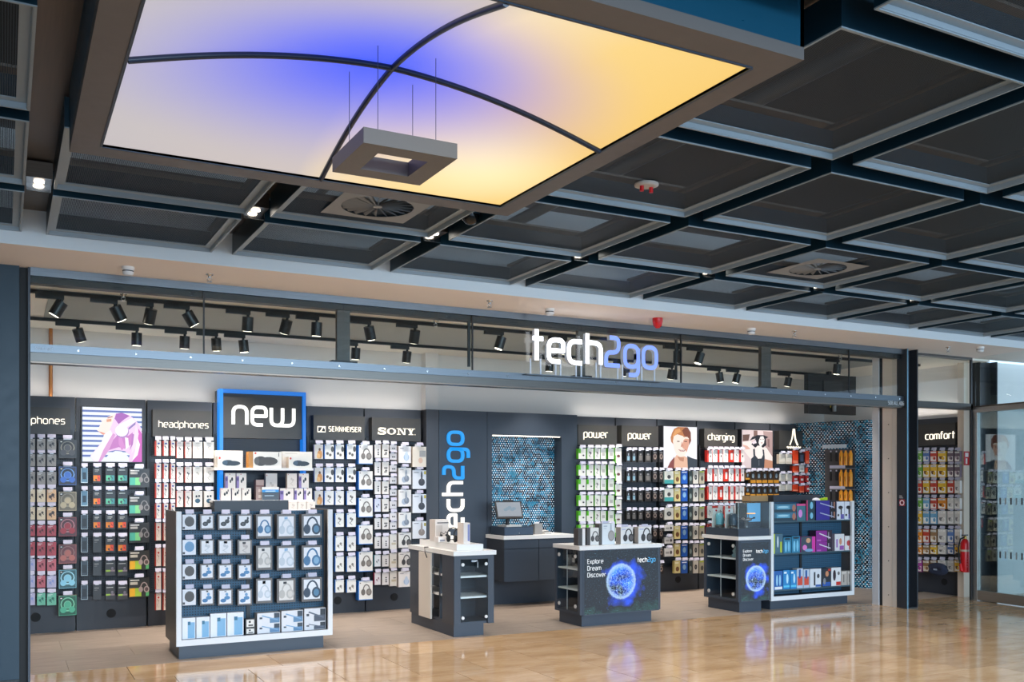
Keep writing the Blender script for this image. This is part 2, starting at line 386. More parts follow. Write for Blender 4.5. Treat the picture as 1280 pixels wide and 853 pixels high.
G = {  # width, [(points, closed)]
 't': (.55, [([(.2, 1.42), (.2, 0)], 0), ([(0, 1), (.55, 1)], 0)]),
 'e': (.78, [([(0, .5), (.78, .5, .02), (.78, 1), (0, 1), (0, 0), (.6, 0)], 0)]),
 'c': (.72, [([(.72, 1), (0, 1), (0, 0), (.72, 0)], 0)]),
 'h': (.75, [([(0, 1.42), (0, 0)], 0), ([(0, 1), (.75, 1), (.75, 0)], 0)]),
 '2': (.78, [([(.2, 1.32), (.72, 1.32), (.72, .62), (0, .62), (0, 0, .02), (.78, 0)], 0)]),
 'g': (.78, [(RING, 1), ([(.78, .9), (.78, -.4), (.22, -.4)], 0)]),
 'o': (.78, [(RING, 1)]), 'a': (.74, [([(.08, 1), (.74, 1), (.74, 0)], 0), ([(.74, .55), (0, .55), (0, 0), (.74, 0)], 0)]),
 'd': (.78, [(RING, 1), ([(.78, 1.42), (.78, 0)], 0)]), 'p': (.78, [(RING, 1), ([(0, .9), (0, -.42)], 0)]),
 'n': (.75, [([(0, 0), (0, 1), (.75, 1), (.75, 0)], 0)]), 'm': (1.2, [([(0, 0), (0, 1), (.6, 1), (.6, 0)], 0), ([(.3, 1), (1.2, 1), (1.2, 0)], 0)]),
 'w': (1.3, [([(0, 1), (0, 0), (.65, 0), (.65, 1)], 0), ([(.35, 0), (1.3, 0), (1.3, 1)], 0)]),
 's': (.66, [([(.66, 1), (0, 1), (0, .5), (.66, .5), (.66, 0), (0, 0)], 0)]), 'r': (.5, [([(0, 0), (0, 1), (.5, 1)], 0)]),
 'i': (.0, [([(0, 1), (0, 0)], 0), ([(0, 1.3), (0, 1.45)], 0)]), 'f': (.5, [([(.16, 0), (.16, 1.42), (.5, 1.42)], 0), ([(0, 1), (.45, 1)], 0)]),
 'l': (.0, [([(0, 1.42), (0, 0)], 0)]), 'x': (.66, [([(0, 1), (.66, 0)], 0), ([(.66, 1), (0, 0)], 0)]), 'v': (.7, [([(0, 1), (.35, 0, .02), (.7, 1)], 0)]),
 'E': (.62, [([(.62, 1.4), (0, 1.4, .02), (0, 0, .02), (.62, 0)], 0), ([(0, .7), (.55, .7)], 0)]), 'D': (.75, [([(0, 0, .02), (0, 1.4, .02), (.75, 1.4), (.75, 0)], 1)]),
 'S': (.62, [([(.62, 1.4), (0, 1.4), (0, .7), (.62, .7), (.62, 0), (0, 0)], 0)]), 'N': (.72, [([(0, 0), (0, 1.4, 0), (.72, 0, 0), (.72, 1.4)], 0)]),
 'H': (.7, [([(0, 1.4), (0, 0)], 0), ([(.7, 1.4), (.7, 0)], 0), ([(0, .7), (.7, .7)], 0)]), 'I': (.0, [([(0, 1.4), (0, 0)], 0)]),
 'R': (.66, [([(0, 0), (0, 1.4, .02), (.62, 1.4), (.62, .65), (0, .65)], 0), ([(.3, .65), (.66, 0)], 0)]),
 'A': (.7, [([(0, 0), (.35, 1.4, .02), (.7, 0)], 0), ([(.15, .5), (.55, .5)], 0)]), 'U': (.66, [([(0, 1.4), (0, 0), (.66, 0), (.66, 1.4)], 0)]),
 '_': (.6, [([(0, -.1), (.6, -.1)], 0)]), '4': (.66, [([(.5, 0), (.5, 1.4, 0), (0, .45, 0), (.68, .45)], 0)]),
 '0': (.62, [([(0, 0), (0, 1.4), (.62, 1.4), (.62, 0)], 1)]), '5': (.62, [([(.62, 1.4), (0, 1.4, 0), (0, .8, 0), (.62, .8), (.62, 0), (0, 0)], 0)]),
 '8': (.62, [([(0, 0), (0, .7), (.62, .7), (.62, 0)], 1), ([(0, .7), (0, 1.4), (.62, 1.4), (.62, .7)], 1)]), '6': (.62, [([(0, 0), (0, .75), (.62, .75), (.62, 0)], 1), ([(0, .3), (0, 1.4), (.6, 1.4)], 0)]),
 '.': (.0, [([(0, 0), (0, .14)], 0)]),
}
def text_width(t, gap=.3): return sum(.5 if ch == ' ' else G[ch][0] + gap for ch in t) - gap
def letters(t, unit, stroke, fr, n0, n1, mat, parent, x0=0.0, z0=0.0, gap=.3, r=.34, name='letter', sx=1.0, ms=None, mats=None):
    """one mesh part for every letter"""
    x = x0; out = []
    for k, ch in enumerate(t):
        if ch == ' ': x += .5 * unit * sx; continue
        w, st = G[ch]; mb = MB()
        for pts, cl in st:
            p2 = [(x + p[0] * unit * sx, z0 + p[1] * unit) + tuple(q * unit for q in p[2:]) for p in pts]
            ribbon(mb, rnd(p2, r * unit, cl), stroke, fr, n0, n1, cl, 0, 1 if ms is not None else None)
        mt = mats[k] if mats else mat
        out.append(mb.build(name, [mt, ms] if ms is not None else mt, parent)); x += (w + gap) * unit * sx
    return out
def centred(t, width, fr, n0, n1, mat, parent, cx, z0, stroke=.17, **k):
    u = width / (text_width(t) + stroke); letters(t, u, u * stroke, fr, n0, n1, mat, parent, cx - u * text_width(t) / 2, z0, **k); return u
def ell(cx, cy, rx, ry, n=14, a0=0, a1=2 * pi):
    return [(cx + rx * cos(a0 + (a1 - a0) * k / n), cy + ry * sin(a0 + (a1 - a0) * k / n)) for k in range(n + (0 if a1 - a0 > 6.28 else 1))]

# ================================================================== SETTING
ZT, ZSOF, YSOF, YF = 3.459, 3.366, 7.79, 8.55      # tray underside, soffit, soffit edge, glass front
YB = 11.74                                          # shop back wall
mb = MB(); mb.box(-5, -3, -.12, 17, 12.2, -.012)
floor = struct('floor', mb, pm('#3d3226', 0.8))
def tile(x0, x1, y0, y1, name, mat, g=.0025, cache={}):
    w, d = round(x1 - x0, 4), round(y1 - y0, 4); k = (w, d, name)
    if k not in cache:
        o = MB().box(g - w / 2, g - d / 2, -.012, w / 2 - g, d / 2 - g, 0).build(name, mat, None, local=True); cache[k] = o.data
    else:
        o = bpy.data.objects.new(name, cache[k]); COL.objects.link(o)
    o.parent = floor; f0 = ORI[floor.name]; o.location = ((x0 + x1) / 2 - f0[0], (y0 + y1) / 2 - f0[1], 0 - f0[2])
xt = 4.06 - .62 * 9
rows = [(8.49, 9.11)] + [(8.49 - .99 * (k + 1), 8.49 - .99 * k) for k in range(7)]
for r, (y0, y1) in enumerate(rows):
    k = 0
    while True:
        st = 1.24 if r == 0 else .62
        x0 = xt + st * k + (0 if r % 2 == 0 or r == 0 else .31)
        if x0 > 14.6: break
        tile(x0, x0 + st, y0, y1, 'marble_tile', MARBLE, .0026); k += 1
for r in range(5):
    y0 = 9.11 + .6 * r; y1 = min(y0 + .6, YB)
    for k in range(11):
        x0 = -.7 + 1.2 * k - (.6 if r % 2 else 0)
        if x0 < 12.3: tile(x0, min(x0 + 1.2, 13.2), y0, y1, 'shop_tile', SHOPFLOOR, .0015)
for k in range(4): tile(10.5 + .62 * k, 11.12 + .62 * k, 8.49, 9.11, 'marble_tile', MARBLE) if False else None

# ---- mall ceiling: plenum slab, trays of expanded metal, channels in the gaps
mb = MB(); mb.box(-5, -1.2, 4.25, 17, 7.95, 4.35)
ceil_ = struct('ceiling', mb, pm('#16191c', 0.9))
PX, PY, X0, Y0 = 1.336, 1.322, .192, 6.628
def make_tray(w, d, cache={}):
    k = (round(w, 3), round(d, 3))
    if k not in cache:
        m = MB(); h = .16; t = .012; e = .045
        for (a, b, c, dd) in ((-w / 2, -d / 2, w / 2, -d / 2 + t), (-w / 2, d / 2 - t, w / 2, d / 2), (-w / 2, -d / 2 + t, -w / 2 + t, d / 2 - t), (w / 2 - t, -d / 2 + t, w / 2, d / 2 - t)):
            m.box(a, b, .006, c, dd, h, 0)
            m.box(a, b, 0, c, dd, .006, 1)
        for (a, b, c, dd) in ((-w / 2 + t, -d / 2 + t, w / 2 - t, -d / 2 + t + .004), (-w / 2 + t, d / 2 - t - .004, w / 2 - t, d / 2 - t), (-w / 2 + t, -d / 2 + t, -w / 2 + t + .004, d / 2 - t), (w / 2 - t - .004, -d / 2 + t, w / 2 - t, d / 2 - t)):
            m.box(a, b, .006, c, dd, .05, 1)
        q = w / 2 - t - .004; r = d / 2 - t - .004
        for (a, b, c, dd) in ((-q, -r, q, -r + e), (-q, r - e, q, r), (-q, -r + e, -q + e, r - e), (q - e, -r + e, q, r - e)):
            m.box(a, b, .03, c, dd, .036, 1)
        fr = m.build('ceiling_tray', [TEALSIDE, LIP], ceil_, local=True)
        m2 = MB(); m2.face([(-q, -r, .037), (-q, r, .037), (q, r, .037), (q, -r, .037)])
        ms = m2.build('mesh_panel', MESH, fr, local=True); cache[k] = (fr, ms); return fr
    a, b = cache[k]
    fr = a.copy(); COL.objects.link(fr); fr.parent = ceil_; m = b.copy(); COL.objects.link(m); m.parent = fr
    return fr
co = ORI[ceil_.name]
YROWS = [(Y0 + .08, YSOF - .01)] + [(Y0 - PY * (k + 1) + .08, Y0 - PY * k - .08) for k in range(5)]
for r, (y0, y1) in enumerate(YROWS):
    for k in range(-3, 11):
        if r in (2, 3) and k in (0, 1): continue
        xa, xb = X0 + PX * k + .08, X0 + PX * (k + 1) - .08
        t = make_tray(xb - xa, y1 - y0); t.location = ((xa + xb) / 2 - co[0], (y0 + y1) / 2 - co[1], ZT - co[2])
for k in range(-3, 12):
    x = X0 + PX * k; m = MB(); m.box(x - .11, -.4, ZT + .17, x + .11, YSOF, ZT + .19); m.build('gap_channel', GALV, ceil_)
for k in range(6):
    y = Y0 - PY * k; m = MB(); m.box(-4, y - .1, ZT + .191, 15, y + .1, ZT + .205); m.build('gap_channel', GALV, ceil_)
# services above the mesh
for k, (x, y0, y1, z, r) in enumerate(((4.0, 3.0, 7.6, 3.95, .05), (6.2, 2.0, 7.6, 3.9, .04), (8.7, 3.0, 7.6, 3.98, .06), (2.2, 5.5, 7.7, 3.92, .03), (10.6, 3, 7.6, 3.9, .05))):
    MB().cyl((x, y0, z), (x, y1, z), r, n=10).build('service_pipe', pm('#7d858c', 0.4, 0.6), ceil_)
for k, (y, z) in enumerate(((7.35, 3.78), (5.9, 3.86), (4.5, 3.88))):
    MB().box(-2.5, y, z, 14.5, y + .12, z + .05).build('cable_tray', pm('#8fa3b3', 0.4, 0.4), ceil_)

m = MB(); m.box(-5, YSOF, ZSOF, 17, 8.75, 4.2, 0, {0: 1}); m.build('trim_1', [SOFFIT, FASCIA])['kind'] = 'structure'

# ---- shop shell
struct('wall_back', MB().box(-1.4, YB, 0, 12.4, YB + .12, 3.5), WALLW)
struct('wall_left', MB().box(-1.4, 8.8, 0, -.6, YB, 3.5), WALLW)
struct('wall_right', MB().box(12.2, 9.05, 0, 12.32, YB, 3.5), WALLW)
cs = struct('ceiling', MB().box(-.7, 8.75, 3.34, 12.3, YB, 3.45), CEILW)
MB().box(.36, 9.36, 3.333, 11.1, 10.95, 3.342).build('grey_ceiling_zone', CEILG, cs)  # middle of the shop ceiling in a greyer tone
# pilaster on the back wall
p0, p1 = onY(532, 500, 11.6), onY(548, 500, 11.6)
struct('trim_2', MB().box(p0.x, 11.6, 2.585, p1.x, YB, 3.34), WALLW)
# copper pipe
p = onY(63.5, 450, 11.7); tag(MB().cyl((p.x, 11.70, 2.56), (p.x, 11.70, 3.338), .02).build('copper_pipe', COPPER), 'bare copper pipe running down the white upper wall at left', 'pipe')

# ---- unseen wall added left of the camera to block blue light from that side
struct('wall_left', MB().box(-4.7, -3, 0, -4.5, 8.55, 4.25), pm('#8d7866', 0.7))

# ---- left cladding beside the glass front
cl = MB(); a, b, c_ = onY(24, 500, YF).x, onY(35, 500, YF).x, onY(38, 500, YF).x
cl.box(-4, YF, 0.0, a, YF + .2, ZSOF); wl = struct('wall_left', cl, TEALCOL)
boxo('kick_plate', BLACK, wl, -4, YF - .012, 0, a, YF, .075)
boxo('shadow_gap', DARK, wl, a, YF + .06, 0, b, YF + .2, ZSOF)
boxo('edge_profile', pm('#2c3542', 0.4), wl, b, YF + .01, 0, c_, YF + .2, ZSOF)

# ---- glazed shopfront: rails, mullions, panes
zt0, zt1, zt2 = onY(38, 333, YF).z, onY(38, 344, YF).z, onY(38, 352, YF).z
zb0, zb1, zb2 = onY(38, 429.5, YF).z, onY(38, 440, YF).z, onY(38, 451.5, YF).z
XL, XR = c_, 10.3
win = struct('window_1', MB().box(XL, YF, zt1, XR, YF + .1, ZSOF - .001), STEEL)
boxo('head_profile', BLACK, win, XL, YF + .05, zt2, XR, YF + .16, zt1)
m = MB(); m.box(XL, YF, zb1, XR, YF + .14, zb0); m.build('transom_rail', STEEL, win); boxo('rail_lower_half', m_steel('shaded_steel', '#6a6763', 0.34), win, XL, YF - .012, zb2, XR, YF + .14, zb1 - .004)  # lower half coloured darker to paint in the rail's two-level highlight
boxo('rail_underside', STEELB, win, XL, YF, zb2 - .012, XR, YF + .13, zb2)
for u0, u1 in ((421, 437), (722, 731), (951, 963)):
    x0, x1 = onY(u0, 450, YF + .08).x, onY(u1, 450, YF + .08).x
    boxo('mullion', pm('#4a4440', 0.4), win, x0, YF + .07, zb0, x1, YF + .12, zt2)
    boxo('mullion_foot', BLACK, win, x0 - .06, YF + .03, zb0, x1 + .06, YF + .13, zb0 + .02)
xj = [XL] + [onY(u, 450, YF + .03).x for u in (255, 429, 591, 726, 852, 957, 1062)] + [XR]
for i in range(len(xj) - 1):
    boxo('pane', GLASS, win, xj[i] + .004, YF + .025, zb0, xj[i + 1] - .004, YF + .035, zt1)
for u in (255, 591, 852, 1062):
    x = onY(u, 450, YF + .02).x; boxo('joint', BLACK, win, x - .006, YF + .022, zb0, x + .006, YF + .04, zt1)
for u in (586, 845):
    x = onY(u, 450, YF + .06).x; boxo('hanger_rod', BLACK, win, x - .012, YF + .05, zb0 + .04, x + .012, YF + .07, zt2)
for k in range(24):
    x = XL + .35 + k * .44
    if x < XR: MB().cyl((x, YF - .006, zb1 + .03), (x, YF, zb1 + .03), .009, n=8).build('bolt', CHROME, win)
fr = frame((onY(1110, 500, YF - .014).x, YF - .014, zb2 + .018))
wd = onY(1129, 500, YF - .014).x - onY(1110, 500, YF - .014).x
centred('508.AU_406', wd, fr, .001, -.001, pm('#d8dde2', 0.4), win, wd / 2, .004, .16, gap=.35)
fr = frame((onY(44, 440, YF - .002).x, YF - .002, zb1 + .018)); wd = onY(65, 440, YF).x - onY(44, 440, YF).x
centred('508.AU_402', wd, fr, .001, -.001, pm('#b8c2cc', 0.4), win, wd / 2, .004, .16, gap=.35)

# ---- jamb with parked sliding panels, steel column
jm = struct('trim_3', MB().box(10.31, 8.74, 0, 10.5, 8.90, 3.36), pm('#d9cabb', 0.45))
boxo('panel_edge', pm('#cbbfb2', 0.4), jm, 10.305, 8.665, 0, 10.5, 8.74, 3.36)
boxo('rubber_gap', BLACK, jm, 10.318, 8.90, 0, 10.5, 8.955, 3.36)
boxo('sliding_panel', pm('#c9c8ca', 0.35), jm, 10.30, 8.955, 0, 10.5, 9.06, 3.34)
for z in (.15, .6, 1.05, 1.5, 1.95, 2.4): MB().cyl((10.306, 8.80, z), (10.31, 8.80, z), .008, n=8).build('screw', pm('#6d655c', 0.4, 0.6), jm)
cb = MB(); cb.box(10.3, 8.5, 0, 10.318, 8.66, ZSOF); cb.box(10.318, 8.62, 0, 10.49, 8.64, ZSOF); cb.box(10.49, 8.5, 0, 10.508, 8.66, ZSOF); cb.box(10.318, 8.5, 0, 10.49, 8.62, .015)
colm = struct('trim_4', cb, POSTD)
boxo('column_edge', pm('#7fa6bb', 0.3, 0.6), colm, 10.299, 8.496, 0, 10.319, 8.5, ZSOF)
st = thing('no_smoking_sticker', 'small red and white no smoking sticker on the dark steel column', 'sticker', (10.3, 8.6, 1.2))
fr = frame((10.3, 8.62, 1.33), (0, -1, 0), (0, 0, 1), (-1, 0, 0))
MB().prism([(0, 0), (.085, 0), (.085, .085), (0, .085)], fr, .001, 0).build('label', pm('#b32532', 0.5), st)
m = MB(); ribbon(m, [Vector(p) for p in ell(.042, .042, .03, .03, 20)], .013, fr, .002, .001, True); m.build('ring', pm('#f3e6e6', 0.5), st)
MB().prism([(.03, .03), (.055, .03), (.055, .055), (.03, .055)], fr, .002, .001).build('symbol', pm('#3a1a20', 0.5), st)
m = MB()
for k in range(3): m.prism([(.0, .10 + k * .014), (.06 - k * .01, .10 + k * .014), (.06 - k * .01, .108 + k * .014), (0, .108 + k * .014)], fr, .0012, 0)
m.build('notice_text', pm('#b8b4b0', 0.5), st)
kp = thing('key_switch_panel', 'light blue key switch plate inside the dark steel column', 'switch', (10.4, 8.61, .95))
boxo('plate', pm('#8db4cc', 0.35), kp, 10.32, 8.606, .93, 10.40, 8.62, 1.17)
boxo('lower_plate', pm('#bcd3df', 0.35), kp, 10.33, 8.602, .95, 10.385, 8.607, 1.05)
MB().cyl((10.36, 8.59, 1.10), (10.36, 8.607, 1.10), .018, n=12).build('lock_cylinder', BLACK, kp); MB().box(10.375, 8.595, 1.095, 10.41, 8.605, 1.108).build('key', BLACK, kp)

# ---- right door: transom over the opening and the open glazed leaf
dx0, dx1, dy = 10.51, 11.86, 8.70
zt, zm0, zm1 = onY(1180, 447, dy).z, onY(1180, 503, dy).z, onY(1180, 511, dy).z
dr = struct('door_1', MB().box(dx0, dy, zt, dx1, dy + .1, ZSOF - .001), pm('#5d5b5a', 0.35, 0.5))
boxo('door_transom', pm('#4c4845', 0.35, 0.5), dr, dx0, dy, zm1, dx1, dy + .1, zm0)
boxo('transom_pane', GLASS, dr, dx0, dy + .04, zm0, dx1 - .04, dy + .05, zt)
boxo('door_post', pm('#3a3a3c', 0.35, 0.4), dr, dx1 - .03, dy, 0, dx1, dy + .025, zt)
A = Vector((11.90, 8.70, 0)); d = Vector((-.112, -.9937, 0)).normalized(); nrm = Vector((-d.y, d.x, 0)) * -1   # towards -x side
if nrm.x > 0: nrm = -nrm
def leafbox(mb, s0, s1, z0, z1, t, m=0, off=0.0): mb.obox(A + d * ((s0 + s1) / 2) + Vector((0, 0, (z0 + z1) / 2)) + nrm * off, d * ((s1 - s0) / 2), nrm * t / 2, (0, 0, (z1 - z0) / 2), m)
ztop = onX(1222, 516, 11.89).z
m = MB(); leafbox(m, 0, .07, 0, ztop, .06); leafbox(m, 0, 2.2, ztop, ztop + .07, .07); leafbox(m, 2.1, 2.2, 0, ztop, .06); leafbox(m, .07, 2.1, .012, .145, .055)
leaf = m.build('door_2', m_steel('door_frame_steel', '#c4c0ba', 0.45)); leaf['kind'] = 'structure'
m = MB(); leafbox(m, .07, 2.1, .145, ztop, .012); m.build('pane', RGLASS, leaf)
for zz in (onX(1262, 627, 11.8).z, onX(1262, 695, 11.8).z):
    for k in range(14):
        m = MB(); leafbox(m, .42 + k * .085, .445 + k * .085, zz - .045, zz + .045, .002, 0, .008); m.build('safety_mark', pm('#4a4d50' if k % 2 == 0 else '#9aa2a4', 0.5), leaf)
m = MB(); leafbox(m, 0, 2.2, ztop + .07, ztop + .09, .09); m.build('top_rail', STEELB, leaf)
m = MB(); leafbox(m, .02, 2.15, ztop + .09, ZSOF - .002, .012); m.build('upper_pane', GLASS, leaf)
# column and pilaster behind the leaf
c5 = MB(); c5.box(12.215, 8.84, 0, 12.235, 9.06, ZSOF); c5.box(12.235, 8.94, 0, 12.58, 8.96, ZSOF); c5.box(12.58, 8.84, 0, 12.60, 9.06, ZSOF)
struct('trim_5', c5, pm('#171b21', 0.4))
struct('trim_6', MB().box(12.66, 8.9, 0, 16, 9.3, ZSOF), pm('#dfe3e3', 0.6))
struct('trim_7', MB().box(12.04, 8.97, 0, 12.2, 9.07, 3.36), pm('#e3d3c0', 0.6))
# ---- hex mosaic pillar at the right end of the back wall
hw = MB()
ha, hb, hc = Vector((11.42, 11.55, 0)), Vector((11.74, 10.42, 0)), Vector((12.19, 10.36, 0))
hw.face([ha, hb, hb + Vector((0, 0, 2.60)), ha + Vector((0, 0, 2.60))]); hw.face([hb, hc, hc + Vector((0, 0, 2.60)), hb + Vector((0, 0, 2.60))])
hw.face([ha + Vector((0, 0, 2.6)), hb + Vector((0, 0, 2.6)), hc + Vector((0, 0, 2.6)), Vector((12.19, 11.7, 2.6)), Vector((11.42, 11.7, 2.6))]); hw.face([ha, ha + Vector((0, 0, 2.6)), Vector((11.42, 11.73, 2.6)), Vector((11.42, 11.73, 0))])
struct('wall_right', hw, MOSAIC)

# ================================================================== LIGHT COFFER
cx0, cx1, cy0, cy1, zc = .29, 2.78, 2.78, 5.29, 3.309
ix0, ix1, iy0, iy1 = .43, 2.645, 2.935, 5.13
ccx, ccy = (ix0 + ix1) / 2, (iy0 + iy1) / 2
cof = thing('light_coffer', 'large square ceiling light coffer with glowing blue and yellow membrane', 'ceiling light', (ccx, ccy, zc))
m = MB()
for b in ((cx0, cy0, cx1, iy0), (cx0, iy1, cx1, cy1), (cx0, iy0, ix0, iy1), (ix1, iy0, cx1, iy1)):
    m.box(b[0], b[1], zc, b[2], b[3], zc + .05, 0, {})
m.build('rim', RIM, cof)
m = MB()
for b in ((cx0, cy0, cx1, cy0 + .02), (cx0, cy1 - .02, cx1, cy1), (cx0, cy0, cx0 + .02, cy1), (cx1 - .02, cy0, cx1, cy1)): m.box(b[0], b[1], zc + .05, b[2], b[3], zc + .75)
m.build('side_panel', pm('#15506a', 0.3, 0.3), cof)
m = MB(); e = .012
for b in ((ix0, iy0 - e, ix1, iy0), (ix0, iy1, ix1, iy1 + e), (ix0 - e, iy0, ix0, iy1), (ix1, iy0, ix1 + e, iy1)): m.box(b[0], b[1], zc - .004, b[2], b[3], zc + .03)
m.build('inner_edge', pm('#2c3f52', 0.4), cof)
boxo('housing_lid', BLACK, cof, cx0 + .02, cy0 + .02, zc + .73, cx1 - .02, cy1 - .02, zc + .75)
hx, hy, rise = (ix1 - ix0) / 2, (iy1 - iy0) / 2, .195
def vault(p, q): return .012 + rise * (1 - p * p) * (1 - q * q) ** 1.0 + 0.0
def sailz(p, q):
    return .012 + rise * ((1 - p * p) * (1 - abs(q)) ** 1.15 + (1 - q * q) * (1 - abs(p)) ** 1.15 - (1 - abs(q)) * (1 - abs(p)) * (1 - .0))
for sx_ in (-1, 1):
    for sy_ in (-1, 1):
        m = MB(); n = 14; V = []; F = []
        for j in range(n + 1):
            for i in range(n + 1):
                p, q = i / n, j / n; V.append((ccx + sx_ * p * hx, ccy + sy_ * q * hy, zc + sailz(p, q)))
        for j in range(n):
            for i in range(n): F.append((j * (n + 1) + i, j * (n + 1) + i + 1, (j + 1) * (n + 1) + i + 1, (j + 1) * (n + 1) + i))
        m.grid(V, F, 0, True); m.build('sail', SAIL, cof, origin=(ccx, ccy, zc))
for k in range(2):
    pts = []
    for i in range(33):
        p = -1 + i / 16
        pts.append((ccx + p * hx, ccy, zc + sailz(p, 0) - .012) if k == 0 else (ccx, ccy + p * hy, zc + sailz(0, p) - .012))
    MB().tube(pts, .014, 6).build('rib', pm('#1c2b40', 0.35), cof)
rx0, ry0, rs, zr = 1.53 - .2135, 4.0 - .2135, .427, 3.056
rg = thing('pendant_frame', 'square grey pendant frame hanging from wires below the glowing coffer', 'pendant', (rx0 + rs / 2, ry0 + rs / 2, zr))
m = MB(); w = .098
for b in ((rx0, ry0, rx0 + rs, ry0 + w), (rx0, ry0 + rs - w, rx0 + rs, ry0 + rs), (rx0, ry0 + w, rx0 + w, ry0 + rs - w), (rx0 + rs - w, ry0 + w, rx0 + rs, ry0 + rs - w)): m.box(b[0], b[1], zr, b[2], b[3], zr + .066)
m.build('frame', pm('#6f675f', 0.45, 0.2), rg)
for x, y in ((rx0 + .08, ry0 + .05), (rx0 + rs - .08, ry0 + .05), (rx0 + .06, ry0 + rs - .06), (rx0 + rs - .06, ry0 + rs - .06)):
    zz = zc + sailz(min(1, abs(x - ccx) / hx), min(1, abs(y - ccy) / hy)); MB().cyl((x, y, zr + .066), (x, y, zz), .0016, n=5).build('wire', pm('#4b4f60', 0.4), rg)

# ---- ceiling downlights at the crossings, detectors, sprinklers
LAMPS = []
def lamp(name, typ, loc, energy, color, **k):
    l = bpy.data.lights.new(name, typ); l.energy = energy; l.color = color
    for a, b in k.items(): setattr(l, a, b)
    o = bpy.data.objects.new(name, l); COL.objects.link(o); o.location = loc; return o
ordn = ['first', 'second', 'third', 'fourth', 'fifth', 'sixth', 'seventh', 'eighth', 'ninth', 'tenth', 'eleventh', 'twelfth', 'thirteenth', 'fourteenth']
for k in range(7):
    x, y = X0 + PX * k, Y0
    t = thing('recessed_downlight', f'small bright downlight at a ceiling gap crossing, {ordn[k]} from the left', 'downlight', (x, y, ZT), 'downlights between the ceiling trays')
    boxo('housing', STEELB, t, x - .075, y - .075, ZT + .06, x + .075, y + .075, ZT + .16)
    MB().cyl((x, y, ZT + .052), (x, y, ZT + .06), .03, n=14).build('lens', pm('#fff2df', 0.3, em=9), t)
    boxo('reflector_plate', CHROME, t, x - .07, y + .05, ZT + .01, x + .07, y + .056, ZT + .06)
    l = lamp('downlight_lamp', 'SPOT', (x, y, ZT + .04), DOWN_W, (1.0, .91, .82), spot_size=radians(95), spot_blend=.5, shadow_soft_size=.05); l.parent = t; l.location = (0, 0, .04)
def swirl(u, v, where):
    c = onZ(u, v, ZT + .028); t = thing('swirl_diffuser', f'round slatted swirl air diffuser in a ceiling tray {where}', 'air vent', (c.x, c.y, ZT + .02))
    s = .30; m = MB(); n = 32; R_ = .24
    sq = []
    for k in range(n):
        a = 2 * pi * k / n; q = s / max(abs(cos(a)), abs(sin(a))); sq.append((q * cos(a), q * sin(a)))
    ci = [(R_ * cos(2 * pi * k / n), R_ * sin(2 * pi * k / n)) for k in range(n)]
    z0 = ZT + .022
    for k in range(n):
        j = (k + 1) % n
        m.face([(c.x + sq[k][0], c.y + sq[k][1], z0), (c.x + ci[k][0], c.y + ci[k][1], z0), (c.x + ci[j][0], c.y + ci[j][1], z0), (c.x + sq[j][0], c.y + sq[j][1], z0)])
    m.build('plate', pm('#8b8e90', 0.5), t)
    MB().cyl((c.x, c.y, z0), (c.x, c.y, z0 + .02), .03, n=12).build('hub', pm('#9a9c9e', 0.5), t)
    for k in range(20):
        a = 2 * pi * k / 20; da = .09; p = Vector((cos(a), sin(a), 0)); q = Vector((cos(a + da), sin(a + da), 0)); C0 = Vector((c.x, c.y, z0))
        m = MB(); m.grid([C0 + p * .03, C0 + p * R_, C0 + q * R_ + Vector((0, 0, .02)), C0 + q * .03 + Vector((0, 0, .02))] + [C0 + p * .03 + Vector((0, 0, .004)), C0 + p * R_ + Vector((0, 0, .004)), C0 + q * R_ + Vector((0, 0, .024)), C0 + q * .03 + Vector((0, 0, .024))], [(0, 1, 2, 3), (7, 6, 5, 4), (0, 4, 5, 1), (2, 6, 7, 3)])
        m.build('vane', pm('#7c7f82', 0.5), t)
swirl(1022, 336, 'right of the tech sign'); swirl(472, 258, 'beside the glowing coffer')
for u, v, w in ((160, 334, 'at the far left'), (687, 386, 'above the shop name sign'), (939, 411, 'right of the red beacon'), (1225, 434, 'above the right glass door')):
    c = onZ(u, v, ZSOF); t = thing('smoke_detector', f'white round smoke detector on the beige soffit {w}', 'detector', (c.x, c.y, ZSOF))
    MB().lathe((c.x, c.y, ZSOF), [(.05, 0), (.05, -.018), (.042, -.022)], 14).build('base', WHITE, t)
    MB().lathe((c.x, c.y, ZSOF - .022), [(.042, 0), (.044, -.03), (.03, -.045)], 14).build('sensor_head', pm('#d9dadb', 0.4), t)
    m = MB().lathe((c.x, c.y, ZSOF - .03), [(.0435, 0), (.0435, -.008)], 14); m.build('vent_slot', BLACK, t)
def sprinkler(c, lab):
    t = thing('fire_sprinkler', lab, 'sprinkler', c)
    MB().lathe(c, [(.03, 0), (.03, -.006), (.012, -.008), (.012, -.03)], 10).build('body', CHROME, t)
    m = MB(); m.tube([(c[0] - .012, c[1], c[2] - .028), (c[0] - .02, c[1], c[2] - .045), (c[0], c[1], c[2] - .06)], .003); m.tube([(c[0] + .012, c[1], c[2] - .028), (c[0] + .02, c[1], c[2] - .045), (c[0], c[1], c[2] - .06)], .003); m.build('yoke', CHROME, t)
    MB().cyl((c[0], c[1], c[2] - .064), (c[0], c[1], c[2] - .06), .022, n=10).build('deflector', CHROME, t)
for k, (u, v) in enumerate(((262, 343), (612, 376), (993, 414), (1185, 434))):
    c = onZ(u, v, ZSOF); sprinkler((c.x, c.y, ZSOF), f'chrome fire sprinkler under the beige soffit, {ordn[k]} from the left')
c = onZ(822, 398, ZSOF); t = thing('alarm_beacon', 'small red fire alarm beacon under the soffit beside the illuminated sign', 'alarm', (c.x, c.y, ZSOF))
